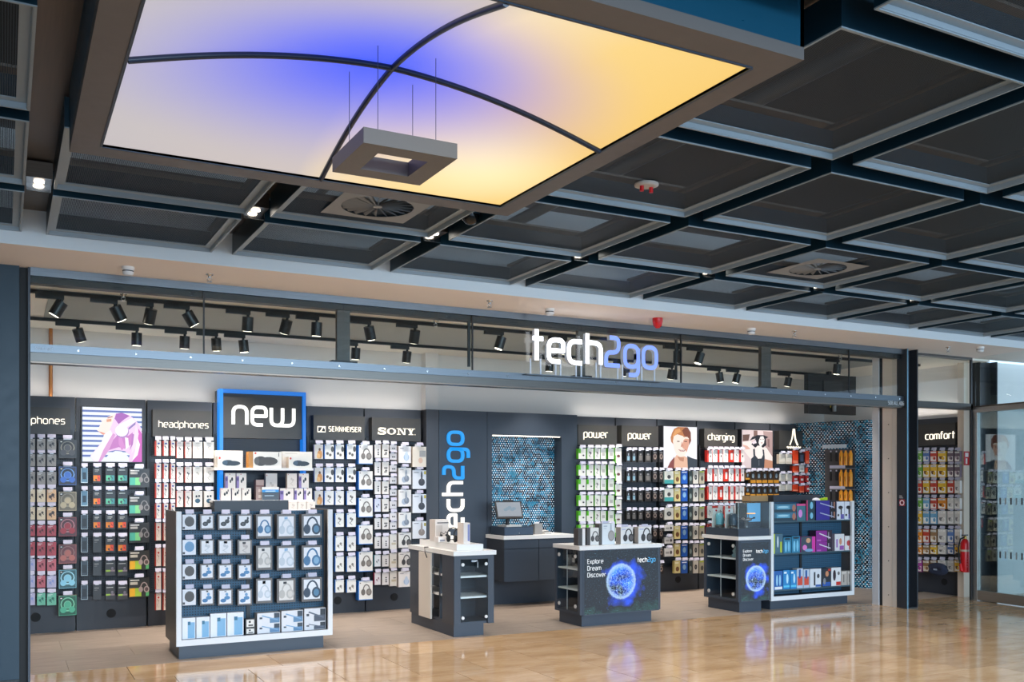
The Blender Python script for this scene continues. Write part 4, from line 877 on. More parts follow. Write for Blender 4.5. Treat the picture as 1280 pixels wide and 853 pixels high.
STY.update({
 'blc': ('clear slim', 'earphone_pack', 'earphones', '#5f8aa3', '#a8bcc6', .03, P_all(P_rects(('#c3d5de', .0, .0, 1, .05), ('#c3d5de', 0, .0, .06, 1), ('#c3d5de', .94, 0, 1, 1), ('#2b3d4c', .25, .25, .75, .7)), P_buds('#16202a', .5, .13))),
 'bld': ('dark slim', 'earphone_pack', 'earphones', '#33404c', '#8fa2ae', .03, P_all(P_rects(('#9fb3bf', .0, .0, 1, .04), ('#9fb3bf', 0, .0, .06, 1), ('#9fb3bf', .94, 0, 1, 1), ('#1c242c', .2, .2, .8, .75)), P_buds('#d2dae0', .45, .1))),
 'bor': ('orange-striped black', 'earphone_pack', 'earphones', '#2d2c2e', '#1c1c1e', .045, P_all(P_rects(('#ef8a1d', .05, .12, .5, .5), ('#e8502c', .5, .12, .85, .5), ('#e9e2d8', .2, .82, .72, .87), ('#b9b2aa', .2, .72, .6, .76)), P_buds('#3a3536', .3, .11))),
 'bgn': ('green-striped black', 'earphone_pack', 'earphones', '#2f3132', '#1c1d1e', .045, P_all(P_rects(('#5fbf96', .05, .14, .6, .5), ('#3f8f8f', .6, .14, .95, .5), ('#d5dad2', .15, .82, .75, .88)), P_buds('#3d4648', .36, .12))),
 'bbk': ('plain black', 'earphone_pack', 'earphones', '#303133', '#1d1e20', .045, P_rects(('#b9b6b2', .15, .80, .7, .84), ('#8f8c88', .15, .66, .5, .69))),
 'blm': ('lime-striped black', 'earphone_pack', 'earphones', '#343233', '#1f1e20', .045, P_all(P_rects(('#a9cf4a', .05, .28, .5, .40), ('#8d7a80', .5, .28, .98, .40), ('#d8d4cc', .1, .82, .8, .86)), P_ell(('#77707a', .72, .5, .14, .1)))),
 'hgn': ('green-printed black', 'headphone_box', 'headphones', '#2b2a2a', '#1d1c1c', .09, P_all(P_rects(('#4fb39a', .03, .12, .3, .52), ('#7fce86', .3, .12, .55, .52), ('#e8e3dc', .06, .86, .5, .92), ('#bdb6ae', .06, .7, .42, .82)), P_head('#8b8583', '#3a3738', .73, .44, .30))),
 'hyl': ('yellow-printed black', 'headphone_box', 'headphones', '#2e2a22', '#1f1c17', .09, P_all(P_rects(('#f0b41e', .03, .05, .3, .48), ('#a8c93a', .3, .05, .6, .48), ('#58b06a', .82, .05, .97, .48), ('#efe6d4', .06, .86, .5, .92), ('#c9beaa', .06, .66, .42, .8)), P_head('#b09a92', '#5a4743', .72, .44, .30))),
 'rwt': ('white red-sided', 'earphone_pack', 'earphones', '#ece2d8', '#b5372a', .05, P_all(P_rects(('#b8321f', 0, 0, .24, 1)), P_ell(('#2d54a8', .6, .82, .2, .06)), P_cord('#2e2c30'))),
 'rwr': ('white red-dotted', 'earphone_pack', 'earphones', '#e6d8cc', '#a8382c', .05, P_all(P_rects(('#a83224', 0, 0, .2, 1)), P_ell(('#c0322c', .58, .75, .16, .06)), P_cord('#b99f90'))),
 'rwd': ('white red-edged wide', 'earphone_pack', 'earphones', '#eee4da', '#c0402f', .05, P_all(P_rects(('#c0402f', 0, 0, .1, 1)), P_cord('#4a4648'), P_rects(('#a8a09a', .2, .9, .7, .93)))),
 'wsp': ('white blank-faced', 'earbud_box', 'earbuds', '#f2ebe0', '#d8cfc2', .05, P_all(P_cord('#c2b9ae'), P_rects(('#b9b0a6', .3, .88, .7, .91)))),
 'wcs': ('white case-printed', 'earbud_box', 'earbuds', '#f0e8dd', '#d3c9bc', .05, P_all(P_ell(('#33586e', .5, .38, .28, .14), ('#1d2c36', .38, .66, .1, .07), ('#1d2c36', .66, .68, .1, .07)),)),
 'epc': ('orange figure-printed', 'earbud_box', 'earbuds', '#d6cfc6', '#b7aec4', .05, P_all(P_ell(('#c98a4a', .62, .32, .3, .3), ('#6a4630', .6, .66, .13, .1), ('#e0b070', .45, .2, .2, .18)))),
 'esb': ('white case-and-buds', 'earbud_box', 'earbuds', '#ece9e2', '#1f6fc0', .05, P_all(P_ell(('#4a4846', .85, .68, .16, .2), ('#5a5654', .34, .38, .14, .1), ('#6a625c', .62, .28, .14, .1)), P_rects(('#1f6fc0', 0, 0, .06, 1), ('#2b2b2b', .1, .9, .2, .94)))),
 'ewr': ('white wired', 'earbud_box', 'earbuds', '#e9e6e0', '#1f6fc0', .05, P_all(P_cord('#6f6a66'), P_rects(('#1f6fc0', 0, 0, .06, 1), ('#2b2b2b', .1, .9, .2, .94)))),
 'ebd': ('white bud-printed', 'earbud_box', 'earbuds', '#ebe8e2', '#1f6fc0', .05, P_all(P_buds('#8c877f', .42, .13), P_rects(('#1f6fc0', 0, 0, .06, 1), ('#2b2b2b', .1, .9, .2, .94)))),
 'eht': ('white blue-sided', 'headphone_box', 'headphones', '#ebe7e0', '#1b74c8', .10, P_all(P_head('#77706a', '#938b84'), P_rects(('#1b74c8', 0, 0, .06, 1), ('#1b74c8', 0, 0, 1, .035), ('#2b2b2b', .1, .88, .18, .93)))),
 'sna': ('white dark-sided', 'earbud_box', 'earbuds', '#e4dfda', '#5c5652', .05, P_all(P_ell(('#4a464a', .6, .6, .13, .06), ('#4a464a', .6, .42, .13, .06), ('#4a464a', .6, .26, .13, .06)))),
 'snb': ('white tan-sided', 'earbud_box', 'earbuds', '#e9e2d8', '#a8957c', .05, P_all(P_rects(('#4b4442', .3, .5, .8, .6), ('#8d8480', .3, .2, .7, .3)), P_ell(('#55504e', .6, .35, .15, .09)))),
 'snv': ('white blue-edged', 'earbud_box', 'earbuds', '#d9dbe8', '#2a4a9c', .05, P_buds('#6a6f86', .5, .12)),
 'snt': ('white teal-edged', 'earbud_box', 'earbuds', '#dfe2e4', '#1d8a94', .05, P_buds('#7a7f86', .5, .12)),
 'snr': ('white crimson-edged', 'earbud_box', 'earbuds', '#e2dcdc', '#c01f4a', .05, P_buds('#8a5a66', .5, .12)),
 'snc': ('small white', 'earbud_box', 'earbuds', '#e6dfdc', '#b9aeaa', .05, P_ell(('#2e2a2e', .42, .45, .1, .12), ('#2e2a2e', .68, .45, .1, .12))),
 'snm': ('white bar-printed', 'earbud_box', 'earbuds', '#e2dcd2', '#c2b8aa', .05, P_all(P_rects(('#4a4844', .5, .52, .9, .58), ('#c9bca0', .25, .3, .9, .45)))),
 'hwb': ('white pale-blue-printed', 'headphone_box', 'headphones', '#ece8e6', '#c2b8b0', .10, P_all(P_ell(('#a7bfdc', .62, .34, .22, .2), ('#c5d5ea', .62, .4, .14, .3)), P_rects(('#9a949a', .1, .86, .4, .9)))),
 'hwg': ('white grey-printed', 'headphone_box', 'headphones', '#e9e5e0', '#bfb5ab', .10, P_all(P_ell(('#a9b4c4', .45, .3, .2, .18), ('#7f8794', .64, .36, .2, .2), ('#9aa2ae', .6, .6, .08, .3)), P_rects(('#8f898a', .1, .86, .4, .9)))),
 'hcr': ('cream cushioned', 'headphone_box', 'headphones', '#e8dccb', '#d2c2ae', .11, P_all(P_rects(('#9c9a98', .5, .5, .95, .8)), P_ell(('#d9b49c', .58, .32, .16, .14)))),
 'hbk': ('white black-printed', 'headphone_box', 'headphones', '#e3e5ea', '#b9bcc2', .10, P_all(P_ell(('#3a3b42', .66, .36, .24, .2), ('#4a4b52', .66, .66, .07, .3)), P_rects(('#c8b428', .84, .78, .98, .95), ('#8d8f96', .1, .86, .45, .9)))),
 'hbr': ('white brown-printed', 'headphone_box', 'headphones', '#dfe0e4', '#b9bcc2', .10, P_all(P_ell(('#8c8078', .66, .36, .24, .2), ('#a39890', .66, .66, .07, .3)), P_rects(('#a8982c', .84, .72, .98, .9), ('#8d8f96', .1, .86, .45, .9)))),
 'hon': ('white small-headphone', 'headphone_box', 'headphones', '#e6e1da', '#bfb5a8', .08, P_all(P_head('#3a3534', '#5a5452', .62, .4, .44), P_rects(('#8f898a', .1, .86, .4, .9)))),
 'gwa': ('white green-sided', 'charger_pack', 'charger', '#e6e3d8', '#58b61e', .06, P_all(P_rects(('#5cc01c', 0, .55, .3, 1)), P_ell(('#4a4a48', .66, .35, .14, .08)))),
 'gwb': ('white green-backed', 'charger_pack', 'charger', '#e8e4da', '#5fbf24', .06, P_all(P_cord('#5a5450'), P_rects(('#66c42a', 0, 0, .08, 1)))),
 'gwc': ('white green-edged plain', 'charger_pack', 'charger', '#e6e2d9', '#57b51e', .06, P_all(P_rects(('#b8b4aa', .25, .3, .75, .6), ('#5fbf24', .92, 0, 1, 1)))),
 'gwf': ('white plug-printed', 'charger_pack', 'charger', '#e9e3da', '#66c42a', .06, P_all(P_ell(('#6a3f3c', .5, .45, .26, .1)), P_rects(('#62c028', 0, 0, .12, .5)))),
 'kbl': ('black light-printed', 'cable_pack', 'cable', '#302b2a', '#1c1a1a', .04, P_all(P_rects(('#8fb6c4', .25, .15, .75, .55), ('#d8dde0', .4, .6, .6, .8)))),
 'kgr': ('black grey-printed', 'cable_pack', 'cable', '#2e2b2a', '#1c1a1a', .04, P_all(P_rects(('#7a746e', .2, .15, .8, .6)), P_ell(('#a8a29a', .5, .7, .2, .08)))),
 'kcl': ('black coil-printed', 'cable_pack', 'cable', '#2b2626', '#1a1818', .04, P_all(P_ell(('#a08a7c', .5, .5, .32, .26), ('#2b2626', .5, .5, .16, .13)), P_rects(('#c2b8b0', .2, .82, .8, .88)))),
 'jte': ('teal-based white', 'adaptor_pack', 'adaptor', '#e0ddd0', '#8fa8a0', .05, P_all(P_rects(('#3f9a98', 0, 0, 1, .32)), P_ell(('#4d4a48', .5, .55, .2, .16)))),
 'jye': ('yellow', 'adaptor_pack', 'adaptor', '#d9c98c', '#b5a468', .05, P_all(P_ell(('#7a4f2c', .5, .35, .3, .2)), P_rects(('#f2ead0', .1, .78, .7, .9)))),
 'jbl': ('blue', 'adaptor_pack', 'adaptor', '#1f58b4', '#163f84', .05, P_all(P_ell(('#8fb8d8', .5, .5, .25, .22)), P_rects(('#e6eef6', .15, .84, .85, .92)))),
 'jdk': ('dark narrow', 'adaptor_pack', 'adaptor', '#3a4440', '#242a28', .05, P_all(P_ell(('#8f9a94', .5, .4, .28, .2)))),
 'jwh': ('white disc-printed', 'adaptor_pack', 'adaptor', '#d6d0c4', '#9c968a', .05, P_all(P_ell(('#3a3a3c', .5, .5, .26, .2), ('#8a8680', .5, .5, .12, .09)))),
 'jyg': ('grey lime-topped', 'adaptor_pack', 'adaptor', '#b9b098', '#86806c', .05, P_all(P_ell(('#55524a', .55, .42, .28, .2)), P_rects(('#b4c83a', .1, .88, .9, 1.0)))),
 'jwb': ('wide white', 'adaptor_pack', 'adaptor', '#ddd8d2', '#a8a29a', .05, P_all(P_ell(('#4a3f44', .72, .5, .12, .22)), P_rects(('#aaa49e', .12, .35, .5, .6)))),
 'krd': ('red-and-white', 'charger_pack', 'charger', '#efe4dc', '#c8281e', .06, P_all(P_rects(('#d42e22', 0, 0, .3, 1)), P_ell(('#5a4f4c', .66, .5, .14, .1)))),
 'kwh': ('white red-sided', 'charger_pack', 'charger', '#f0e9e2', '#cc3024', .06, P_all(P_cord('#8a8280'))),
 'kre': ('bright red', 'charger_pack', 'charger', '#d8341f', '#a8241a', .06, P_rects(('#f2e6de', .4, .2, .8, .75))),
 'lbr': ('amber-based black', 'cable_pack', 'cable', '#3a302a', '#6a4a20', .05, P_all(P_rects(('#c98a2a', 0, 0, 1, .25)), P_ell(('#8fa2ac', .5, .6, .2, .2)))),
 'mcr': ('cream', 'cable_pack', 'cable', '#e3dacb', '#bdb3a2', .06, P_rects(('#cfc4b2', .1, .1, .9, .2))),
 'mor': ('orange-red', 'cable_pack', 'cable', '#e8451f', '#a8301a', .06, P_rects(('#f08a6a', .1, .05, .9, .25))),
 'mbk': ('black', 'cable_pack', 'cable', '#26262c', '#18181c', .06, P_rects(('#4f5a70', .2, .2, .8, .8))),
 'mrd': ('dark red', 'cable_pack', 'cable', '#b8201c', '#7a1614', .06, P_rects(('#e6d8d4', .3, .3, .8, .6))),
 'mwh': ('white', 'cable_pack', 'cable', '#e6ded4', '#c2402c', .06, P_rects(('#a89c90', .2, .3, .8, .5))),
})
for k, look, c0, c1 in (('cg', 'green', '#6aa83a', '#2f5a24'), ('cb', 'blue', '#5a7ab0', '#d8dce6'), ('cr', 'red', '#c4402c', '#efd8c0'), ('cy', 'yellow', '#e8b832', '#7a4a1c'), ('cp', 'dark plum', '#6a5660', '#b9a2a6'), ('cw', 'white', '#d9d2c8', '#7f7a78'), ('cm', 'magenta', '#b0489c', '#5a2050'), ('co', 'orange', '#e08a28', '#6a3a14'), ('cs', 'sky-blue', '#6fa8c8', '#eef4f8'), ('cn', 'brown', '#9a7650', '#e0c8a4')):
    STY[k] = (look, 'travel_pack', 'travel pack', c0, c0, .05, P_all(P_rects(('#efeae2', .06, .05, .94, .95), (c0, .06, .5, .94, .8)), P_ell((c1, .42, .42, .26, .2), (c0, .66, .32, .2, .15)), P_rects((c1, .2, .84, .7, .9))))

PCACHE = {}
def pack(sty, lab, x0, x1, z0, z1, Y, tab=True, rz=0.0, group=None, depth=None, name=None, cat=None, hang=True):
    look, kind, ct, c0, c1, dp, fn = STY[sty]
    w, h = round((x1 - x0) / .004) * .004, round((z1 - z0) / .004) * .004; dp = depth or dp; kind = name or kind
    k = (sty, round(w, 3), round(h, 3), dp, tab, kind)
    if k not in PCACHE:
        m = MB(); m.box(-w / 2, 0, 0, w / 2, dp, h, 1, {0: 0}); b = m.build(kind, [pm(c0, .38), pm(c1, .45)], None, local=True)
        m = MB(); mats = []; idx = {}
        def mi(c):
            if c not in idx: idx[c] = len(mats); mats.append(pm(c, .42))
            return idx[c]
        fn(w, h, m, mi, frame((-w / 2, 0, 0))); p = m.build('front_print', mats, b, local=True); kids = [p]
        if tab: kids.append(MB().box(-w * .22, dp * .45, h, w * .22, dp * .45 + .003, h + .035).build('hang_tab', TABC, b, local=True))
        PCACHE[k] = (b.data, [(q.name.split('.')[0], q.data) for q in kids])
    else:
        me, kk = PCACHE[k]; b = bpy.data.objects.new(kind, me); COL.objects.link(b)
        for nm, md in kk: o = bpy.data.objects.new(nm, md); COL.objects.link(o); o.parent = b
    b.location = ((x0 + x1) / 2, Y, z0) if rz == 0 else Y; b.rotation_euler = (0, 0, rz)
    tag(b, lab, cat or ct, group); return b
HK = {}
def hook(bayo, x, y0, y1, z, tw, dirv=(0, -1, 0), fr=None):
    """wire hook with its price ticket; parts of the bay. y0 board, y1 ticket"""
    k = (round(abs(y0 - y1), 2), round(tw, 2))
    L = abs(y0 - y1)
    if k not in HK:
        h = MB().cyl((0, 0, 0), (0, -L, 0), .003, n=5).build('hook', WIRE, bayo, local=True)
        m = MB(); m.obox((0, -L - .002, .006), (tw / 2, 0, 0), (0, .0015, 0), (0, .006, .019)); tk = m.build('price_ticket', TICKET, h, local=True); HK[k] = (h.data, tk.data)
    else:
        h = bpy.data.objects.new('hook', HK[k][0]); COL.objects.link(h); h.parent = bayo; tk = bpy.data.objects.new('price_ticket', HK[k][1]); COL.objects.link(tk); tk.parent = h
    o = ORI[bayo.name]; h.location = (x - o[0], y0 - o[1], z - o[2]); return h
COLN = ['first', 'second', 'third', 'fourth', 'fifth', 'sixth', 'seventh', 'eighth']
def fill(key, where, cols, group, Y=YP, tk=True):
    b = BAY[key]
    for ci, (u0, u1, rows, stys) in enumerate(cols):
        um = (u0 + u1) / 2
        for ri, ((v0, v1), s) in enumerate(zip(rows, stys)):
            if s is None: continue
            yy = Y + (.012 * ((ci * 3 + ri * 5) % 3) if len(cols) > 3 else 0)
            x0, x1 = onY(u0, v0, yy).x, onY(u1, v0, yy).x; zt_, zb_ = onY(um, v0, yy).z, onY(um, v1, yy).z
            look, kind = STY[s][0], STY[s][1]
            pack(s, f"{look} {kind.replace('_', ' ')}, {ordn[ri]} down in {COLN[ci]} column, {where}", x0 + .002, x1 - .002, zb_, zt_, yy, group=group)
            if tk: hook(b, (x0 + x1) / 2, YPEG, yy - .02, zt_ + .026, min(.09, (x1 - x0) * .86))
rr = lambda vs, h: [(v, v + h) for v in vs]
r10 = list(zip((549, 568, 590, 612, 634, 657, 678, 699, 720, 742), (562.5, 583, 606, 628, 650, 670.5, 695, 714, 735, 757)))
fill('A', 'below the leftmost headphones sign', [
 (33, 44, r10, ['gry'] * 3 + ['crm', 'crm', 'red', 'red', 'lav', 'lav', 'lav']),
 (46, 57, r10, ['gry'] * 3 + ['crm', 'crm', 'red', 'red', 'pnk', 'pnk', 'grn']),
 (58.5, 70.5, r10, ['gry'] * 3 + ['org', 'org', 'red', 'red', 'pnk', 'lav', 'grn']),
 (73, 96, [(550, 573), (583.5, 607), (615, 639), (647, 671), (681, 705), (712.5, 736), (745, 770)], ['cbk', 'cbl', 'ccr', 'cdr', 'cpk', 'ccy', 'cgn'])], 'packs in the far left bay')
r6 = [(585, 604), (614, 633), (644, 662), (672, 691), (702, 720), (732, 750)]
fill('B', 'below the pink-haired poster', [
 (101, 110, r6, ['blc', 'blc', 'bld', 'bld', 'bld', 'bld']), (116, 127, r6, ['bor', 'bor', 'bor', 'bbk', 'bbk', 'bbk']), (131.5, 144, r6, ['bgn', 'bgn', 'bor', 'bor', 'blm', 'blm']), (147, 159.5, r6, ['bgn', 'bgn', 'bor', 'bor', 'blm', 'blm']),
 (161, 187, [(586, 609.5), (620, 645), (654, 679), (689, 713), (723, 747)], ['hgn', 'hgn', 'hgn', 'hyl', 'hyl'])], 'packs below the pink-haired poster')
rc = [(551.5, 570), (580, 598.5), (604.5, 623), (630, 648.5), (654, 676), (686, 708), (716, 737), (742, 763)]
rd = [(552.5, 573), (584, 603.5), (614, 634)]
fill('C', 'under second headphones sign', [(193.5, 201.5, rc, ['rwt'] * 4 + ['rwr'] * 4), (203, 210.5, rc, ['rwt'] * 4 + ['rwr'] * 4), (212, 219, rc[:4], ['rwt'] * 4), (220, 229, rd, ['rwd'] * 3), (230.5, 239.5, rd, ['rwd'] * 3), (241, 253, rd, ['wsp', 'wsp', 'wcs']), (255, 267.5, rd, ['wsp', 'wsp', 'wcs'])], 'packs under the second headphones sign')
re = [(556, 574), (585, 603), (614, 631.5), (642, 659), (670.5, 689), (696, 715), (725, 741)]
fill('E', 'below the small-capitals sign', [(393, 404, re[:3], ['epc'] * 3), (405, 417.5, re[:3], ['esb', 'esb', 'ewr']), (418.5, 430, re, ['esb', 'esb', 'ewr', 'ewr', 'ebd', 'ebd', 'ebd']), (433, 445, re, ['esb', 'esb', 'ewr', 'ewr', 'ebd', 'ebd', 'ebd']),
 (447.5, 466, [(557, 580.5), (589.5, 613), (623, 647), (657, 681), (690, 715), (727, 750.5)], ['eht'] * 6)], 'packs below the small-capitals sign')
ra = [(556, 572.5), (578, 594.5), (602, 618), (624, 640), (648, 662), (671.5, 686), (694, 708.5), (716.5, 731.5)]
fill('F', 'below the serif-lettered sign', [(468, 476, ra, ['sna', 'sna', 'sna', 'snv', 'sna', 'sna', 'snt', 'snr']), (477.5, 486, ra, ['snb'] * 5 + ['sna'] * 3),
 (487, 496, [(557, 564), (567, 575), (582, 590), (597, 605), (612.5, 620), (627, 636), (641.5, 650), (653.5, 662), (668.5, 687), (692, 710), (714.5, 733)], ['snc'] * 8 + ['snm'] * 3),
 (498, 514, [(558, 579), (585, 606), (612.5, 633.5), (641, 660), (666, 685), (691, 709.5), (715, 734)], ['hwb', 'hwg', 'hwg', 'hwg', 'hon', 'hon', 'hwb']), (515.5, 533, [(558.5, 584), (588, 611.5), (618, 641.5), (652, 673.5)], ['hcr', 'hbk', 'hbk', 'hbr'])], 'packs below the serif-lettered sign')
rh = [(561, 574), (581.5, 595), (599.5, 613), (619.5, 633), (639, 652), (656.5, 670)]
fill('H', 'below the left power sign', [(723, 732.5, rh, ['gwa'] * 6), (733.2, 742, rh, ['gwb'] + ['gwa'] * 5), (743, 750, rh, ['gwb'] * 5 + ['gwc']), (750.6, 758, rh, ['gwc'] * 6), (760, 768, rh, ['gwc'] * 6), (769, 777, [(560, 579), (583, 601.5), (606, 620), (625.5, 638), (643, 655), (660, 672)], ['gwf'] * 6)], 'charger packs below the left power sign')
ri = [(564, 578), (589, 603), (614, 627), (639, 650.5), (661, 674), (684, 697), (705, 718)]
fill('I', 'below the right power sign', [(782.5, 788.5, ri[:5], ['kbl', 'kbl', 'kbl', 'kgr', 'kgr']), (789.5, 795.5, ri[:5], ['kbl', 'kbl', 'kbl', 'kgr', 'kgr']), (797.5, 804, ri[:5], ['kgr'] * 5), (806, 814, ri[:5], ['kgr', 'kgr', 'kcl', 'kcl', 'kcl']), (815.5, 822, ri[:5], ['kcl'] * 5), (823.5, 829.5, ri, ['kcl'] * 7)], 'cable packs below the right power sign')
rj = [(589, 605), (610.5, 627), (634, 650), (658, 674), (680, 696), (701.5, 717)]
fill('J', 'below the smiling-man poster', [(830.5, 842, [(589.5, 605), (611, 627), (635, 650), (657, 664), (672, 680), (686, 696)], ['jte', 'jte', 'jwh', 'jwb', 'jwb', 'jwb']), (843, 850.5, rj, ['jye'] * 6), (851.3, 859.5, rj, ['jbl'] * 6), (861, 865.5, rj, ['jdk'] * 6), (866.3, 873, rj, ['jwh'] * 6), (874, 880.5, rj, ['jyg'] * 6)], 'adaptor packs below the smiling-man poster')
rk = [(563, 578), (586.5, 602), (608.5, 625), (633, 648), (655, 668)]
kst = ['krd', 'kwh', 'krd', 'kwh', 'kre', 'kwh', 'krd']
fill('K', 'below the charging sign', [(884 + 6.7 * i, 890.2 + 6.7 * i, rk, [kst[(i + j) % 7] for j in range(5)]) for i in range(7)], 'charger packs below the charging sign')
rl = [(589.5, 604), (609, 621)]
fill('L', 'below the black-top poster', [(932, 937.2, [(591, 600), (609, 619)], ['lbr'] * 2)] + [(938 + 7.3 * i, 944.6 + 7.3 * i, rl, ['lbr'] * 2) for i in range(5)], 'cable packs below the black-top poster')
fill('M', 'below the tower-emblem sign', [(974, 981.5, [(568, 580), (593.5, 602), (606.5, 614)], ['mcr'] * 3), (982, 990, [(568, 580), (593, 601.5), (606, 613.5)], ['mcr'] * 3), (990.5, 998, [(563.5, 580), (583, 591), (595, 603), (606, 614.5)], ['mor', 'mor', 'mrd', 'mor']), (999, 1005.5, [(566, 580), (582, 590), (595, 604), (608, 616)], ['mbk', 'mwh', 'mrd', 'mor']), (1006.5, 1014, [(564, 580), (585, 592), (595, 603), (607, 615)], ['mor', 'mor', 'mrd', 'mrd'])], 'cable packs below the tower-emblem sign')

# ================================================================== FEATURE WALL WITH NICHE, CASH DESK
YG = 11.46
gx = [onY(u, 600, YG).x for u in (533, 548.5, 609, 615, 702, 721.5)]
gz = 2.585; nz1 = onY(658, 545, YG).z; nz0 = onY(640, 672, YG).z - .06
fw = thing('feature_wall', 'dark panelled feature wall with vertical lettering and a mosaic niche', 'wall panel', ((gx[0] + gx[-1]) / 2, YG, 0))
boxo('panel', ANTH, fw, gx[0], YG, 0, gx[1] - .003, YB, gz); boxo('panel', NAVY, fw, gx[1] + .003, YG, 0, gx[2] - .003, YB, gz)
boxo('panel', NAVY, fw, gx[2] + .003, YG, 0, gx[3], YB, gz); boxo('panel', NAVY, fw, gx[4], YG, 0, gx[5], YB, gz)
boxo('panel', NAVY, fw, gx[3], YG, nz1, gx[4], YB, gz); boxo('panel', NAVY, fw, gx[3], YG, 0, gx[4], YB, nz0)
boxo('mosaic_back', MOSAIC, fw, gx[3], YG + .2, nz0, gx[4], YG + .22, nz1)
boxo('light_strip', pm('#fff4e4', 0.4, em=3), fw, gx[3] + .02, YG + .01, nz1 - .012, gx[4] - .02, YG + .03, nz1)
def vmap(O): return frame(O, (0, 0, 1), (-1, 0, 0), (0, -1, 0))
xb_ = onY(580.7, 556, YG - .03).x; ztop_ = onY(570, 538.5, YG - .03).z
un = .205; st_ = .042; Wd = un * text_width('tech2go')
BLT = pm('#1f9cf0', 0.4, em=1.0); WHT = pm('#fff8ea', 0.4, em=1.7)
letters('tech2go', un, st_, vmap((xb_ - st_ / 2, YG - .03, ztop_ - Wd - st_ / 2)), 0, -.03, None, fw, 0, 0, gap=.3, r=.36, mats=[WHT] * 4 + [BLT] * 3)
# worktop and cabinet
YW = 10.95
wx0, wx1 = onY(630.5, 673, YW).x, onY(716.5, 670, YW).x; wz1, wz0 = onY(631, 670.5, YW).z, onY(631, 675, YW).z
tag(boxo('worktop', WHITE, None, wx0 - .02, YW - .02, wz0, wx1, YG - .002, wz1), 'white worktop slab running below the mosaic niche', 'counter')
cbz = onY(631, 728, YW).z
cab = thing('cash_desk_cabinet', 'dark wall-hung cabinet of drawers and doors under the white worktop', 'cabinet', ((wx0 + wx1) / 2, YW, cbz))
boxo('body', ANTHD, cab, wx0, YW + .02, cbz, wx1 + .05, YG - .002, wz0 - .001)
xm = onY(673.5, 700, YW).x; zj = onY(650, 686.5, YW).z
for a, b in ((wx0, xm - .004), (xm + .004, wx1 + .05)):
    boxo('drawer', NAVY, cab, a, YW, zj + .004, b, YW + .02, wz0 - .006); boxo('door', NAVY, cab, a, YW, cbz, b, YW + .02, zj - .004)
boxo('recessed_base', NAVY, cab, wx0 + .02, YG - .1, 0, wx1 + .2, YG - .002, cbz)
# cash drawer, screen, printer, terminal
yd = 11.0; x0, x1 = onY(630.5, 665, yd).x, onY(667, 665, yd).x; z1 = onY(648, 659, yd).z
dr_ = thing('cash_register_base', 'dark blue steel cash drawer on the white worktop', 'cash drawer', ((x0 + x1) / 2, yd, wz1))
boxo('body', pm('#2f3b4a', 0.4), dr_, x0, yd + .01, wz1, x1, yd + .40, z1); boxo('drawer_front', pm('#3a4a5d', 0.35), dr_, x0 + .008, yd, wz1 + .012, x1 - .008, yd + .01, z1 - .012)
MB().cyl(((x0 + x1) / 2, yd - .006, wz1 + .03), ((x0 + x1) / 2, yd, wz1 + .03), .009, n=10).build('lock', CHROME, dr_)
c0 = onY(636, 638, 11.12)
mon = thing('till_screen', 'tilted touchscreen till on its stand above the cash drawer', 'screen', (c0.x, 11.2, z1))
T = radians(24); yw = radians(-6); R_ = Vector((cos(yw), sin(yw), 0)); N_ = Vector((sin(yw) * cos(T), -cos(yw) * cos(T), sin(T))); U_ = N_.cross(R_) * -1
if U_.z < 0: U_ = -U_
m = MB(); m.obox(c0, R_ * .185, U_ * .12, N_ * .014); m.build('bezel', pm('#2c2a2a', 0.4), mon)
m = MB(); fr = frame(c0, R_, U_, N_); m.face([fr(-.168, -.095, .0155), fr(.168, -.095, .0155), fr(.168, .105, .0155), fr(-.168, .105, .0155)]); m.build('screen', pm('#b9c2cc', 0.15, em=.55), mon)
m = MB()
for i in range(5): m.face([fr(*p, .0163) for p in ell(-.05 + .03 * i, .0 + .015 * (i % 3), .03, .022, 8)])
m.build('screen_picture', pm('#a8c0d0', 0.2, em=.5), mon)
m = MB(); m.cyl((c0.x, 11.16, z1 + .02), (c0.x + .0, 11.15, c0.z - .05), .025, n=10); m.build('stand_arm', BLACK, mon); boxo('foot', pm('#c9c4bd', 0.4), mon, c0.x - .07, 11.06, z1, c0.x + .16, 11.3, z1 + .022)
boxo('camera_bar', BLACK, mon, c0.x - .06, 11.16, c0.z + .115, c0.x + .08, 11.18, c0.z + .135)
yp = 11.1; x0, x1 = onY(668.5, 662, yp).x, onY(678, 662, yp).x; zz = onY(673, 657.5, yp).z
pt = thing('receipt_printer', 'grey receipt printer on the worktop right of the cash drawer', 'printer', ((x0 + x1) / 2, yp, wz1))
m = MB(); m.prism([(0, 0), (.15, 0), (.15, zz - wz1), (0, zz - wz1 + .03)], frame((x0, yp, wz1), (0, 1, 0), (0, 0, 1), (-1, 0, 0)), 0, -(x1 - x0)); m.build('body', pm('#8f8c88', 0.45), pt)
boxo('paper_slot', BLACK, pt, x0 + .015, yp + .04, zz + .012, x1 - .015, yp + .06, zz + .022); boxo('paper', WHITE, pt, x0 + .02, yp + .05, zz + .02, x1 - .02, yp + .052, zz + .045)
x0, x1 = onY(681, 665, yp).x, onY(692, 665, yp).x
ct_ = thing('card_terminal', 'small light card terminal lying on the worktop beside the printer', 'card terminal', ((x0 + x1) / 2, yp, wz1))
m = MB(); m.prism([(0, 0), (.17, 0), (.17, .05), (0, .025)], frame((x0, yp, wz1), (0, 1, 0), (0, 0, 1), (-1, 0, 0)), 0, -(x1 - x0) * .75); m.build('body', pm('#c9c6c2', 0.4), ct_)
boxo('keypad', BLACK, ct_, x0 + .015, yp + .015, wz1 + .027, x0 + (x1 - x0) * .6, yp + .06, wz1 + .036)

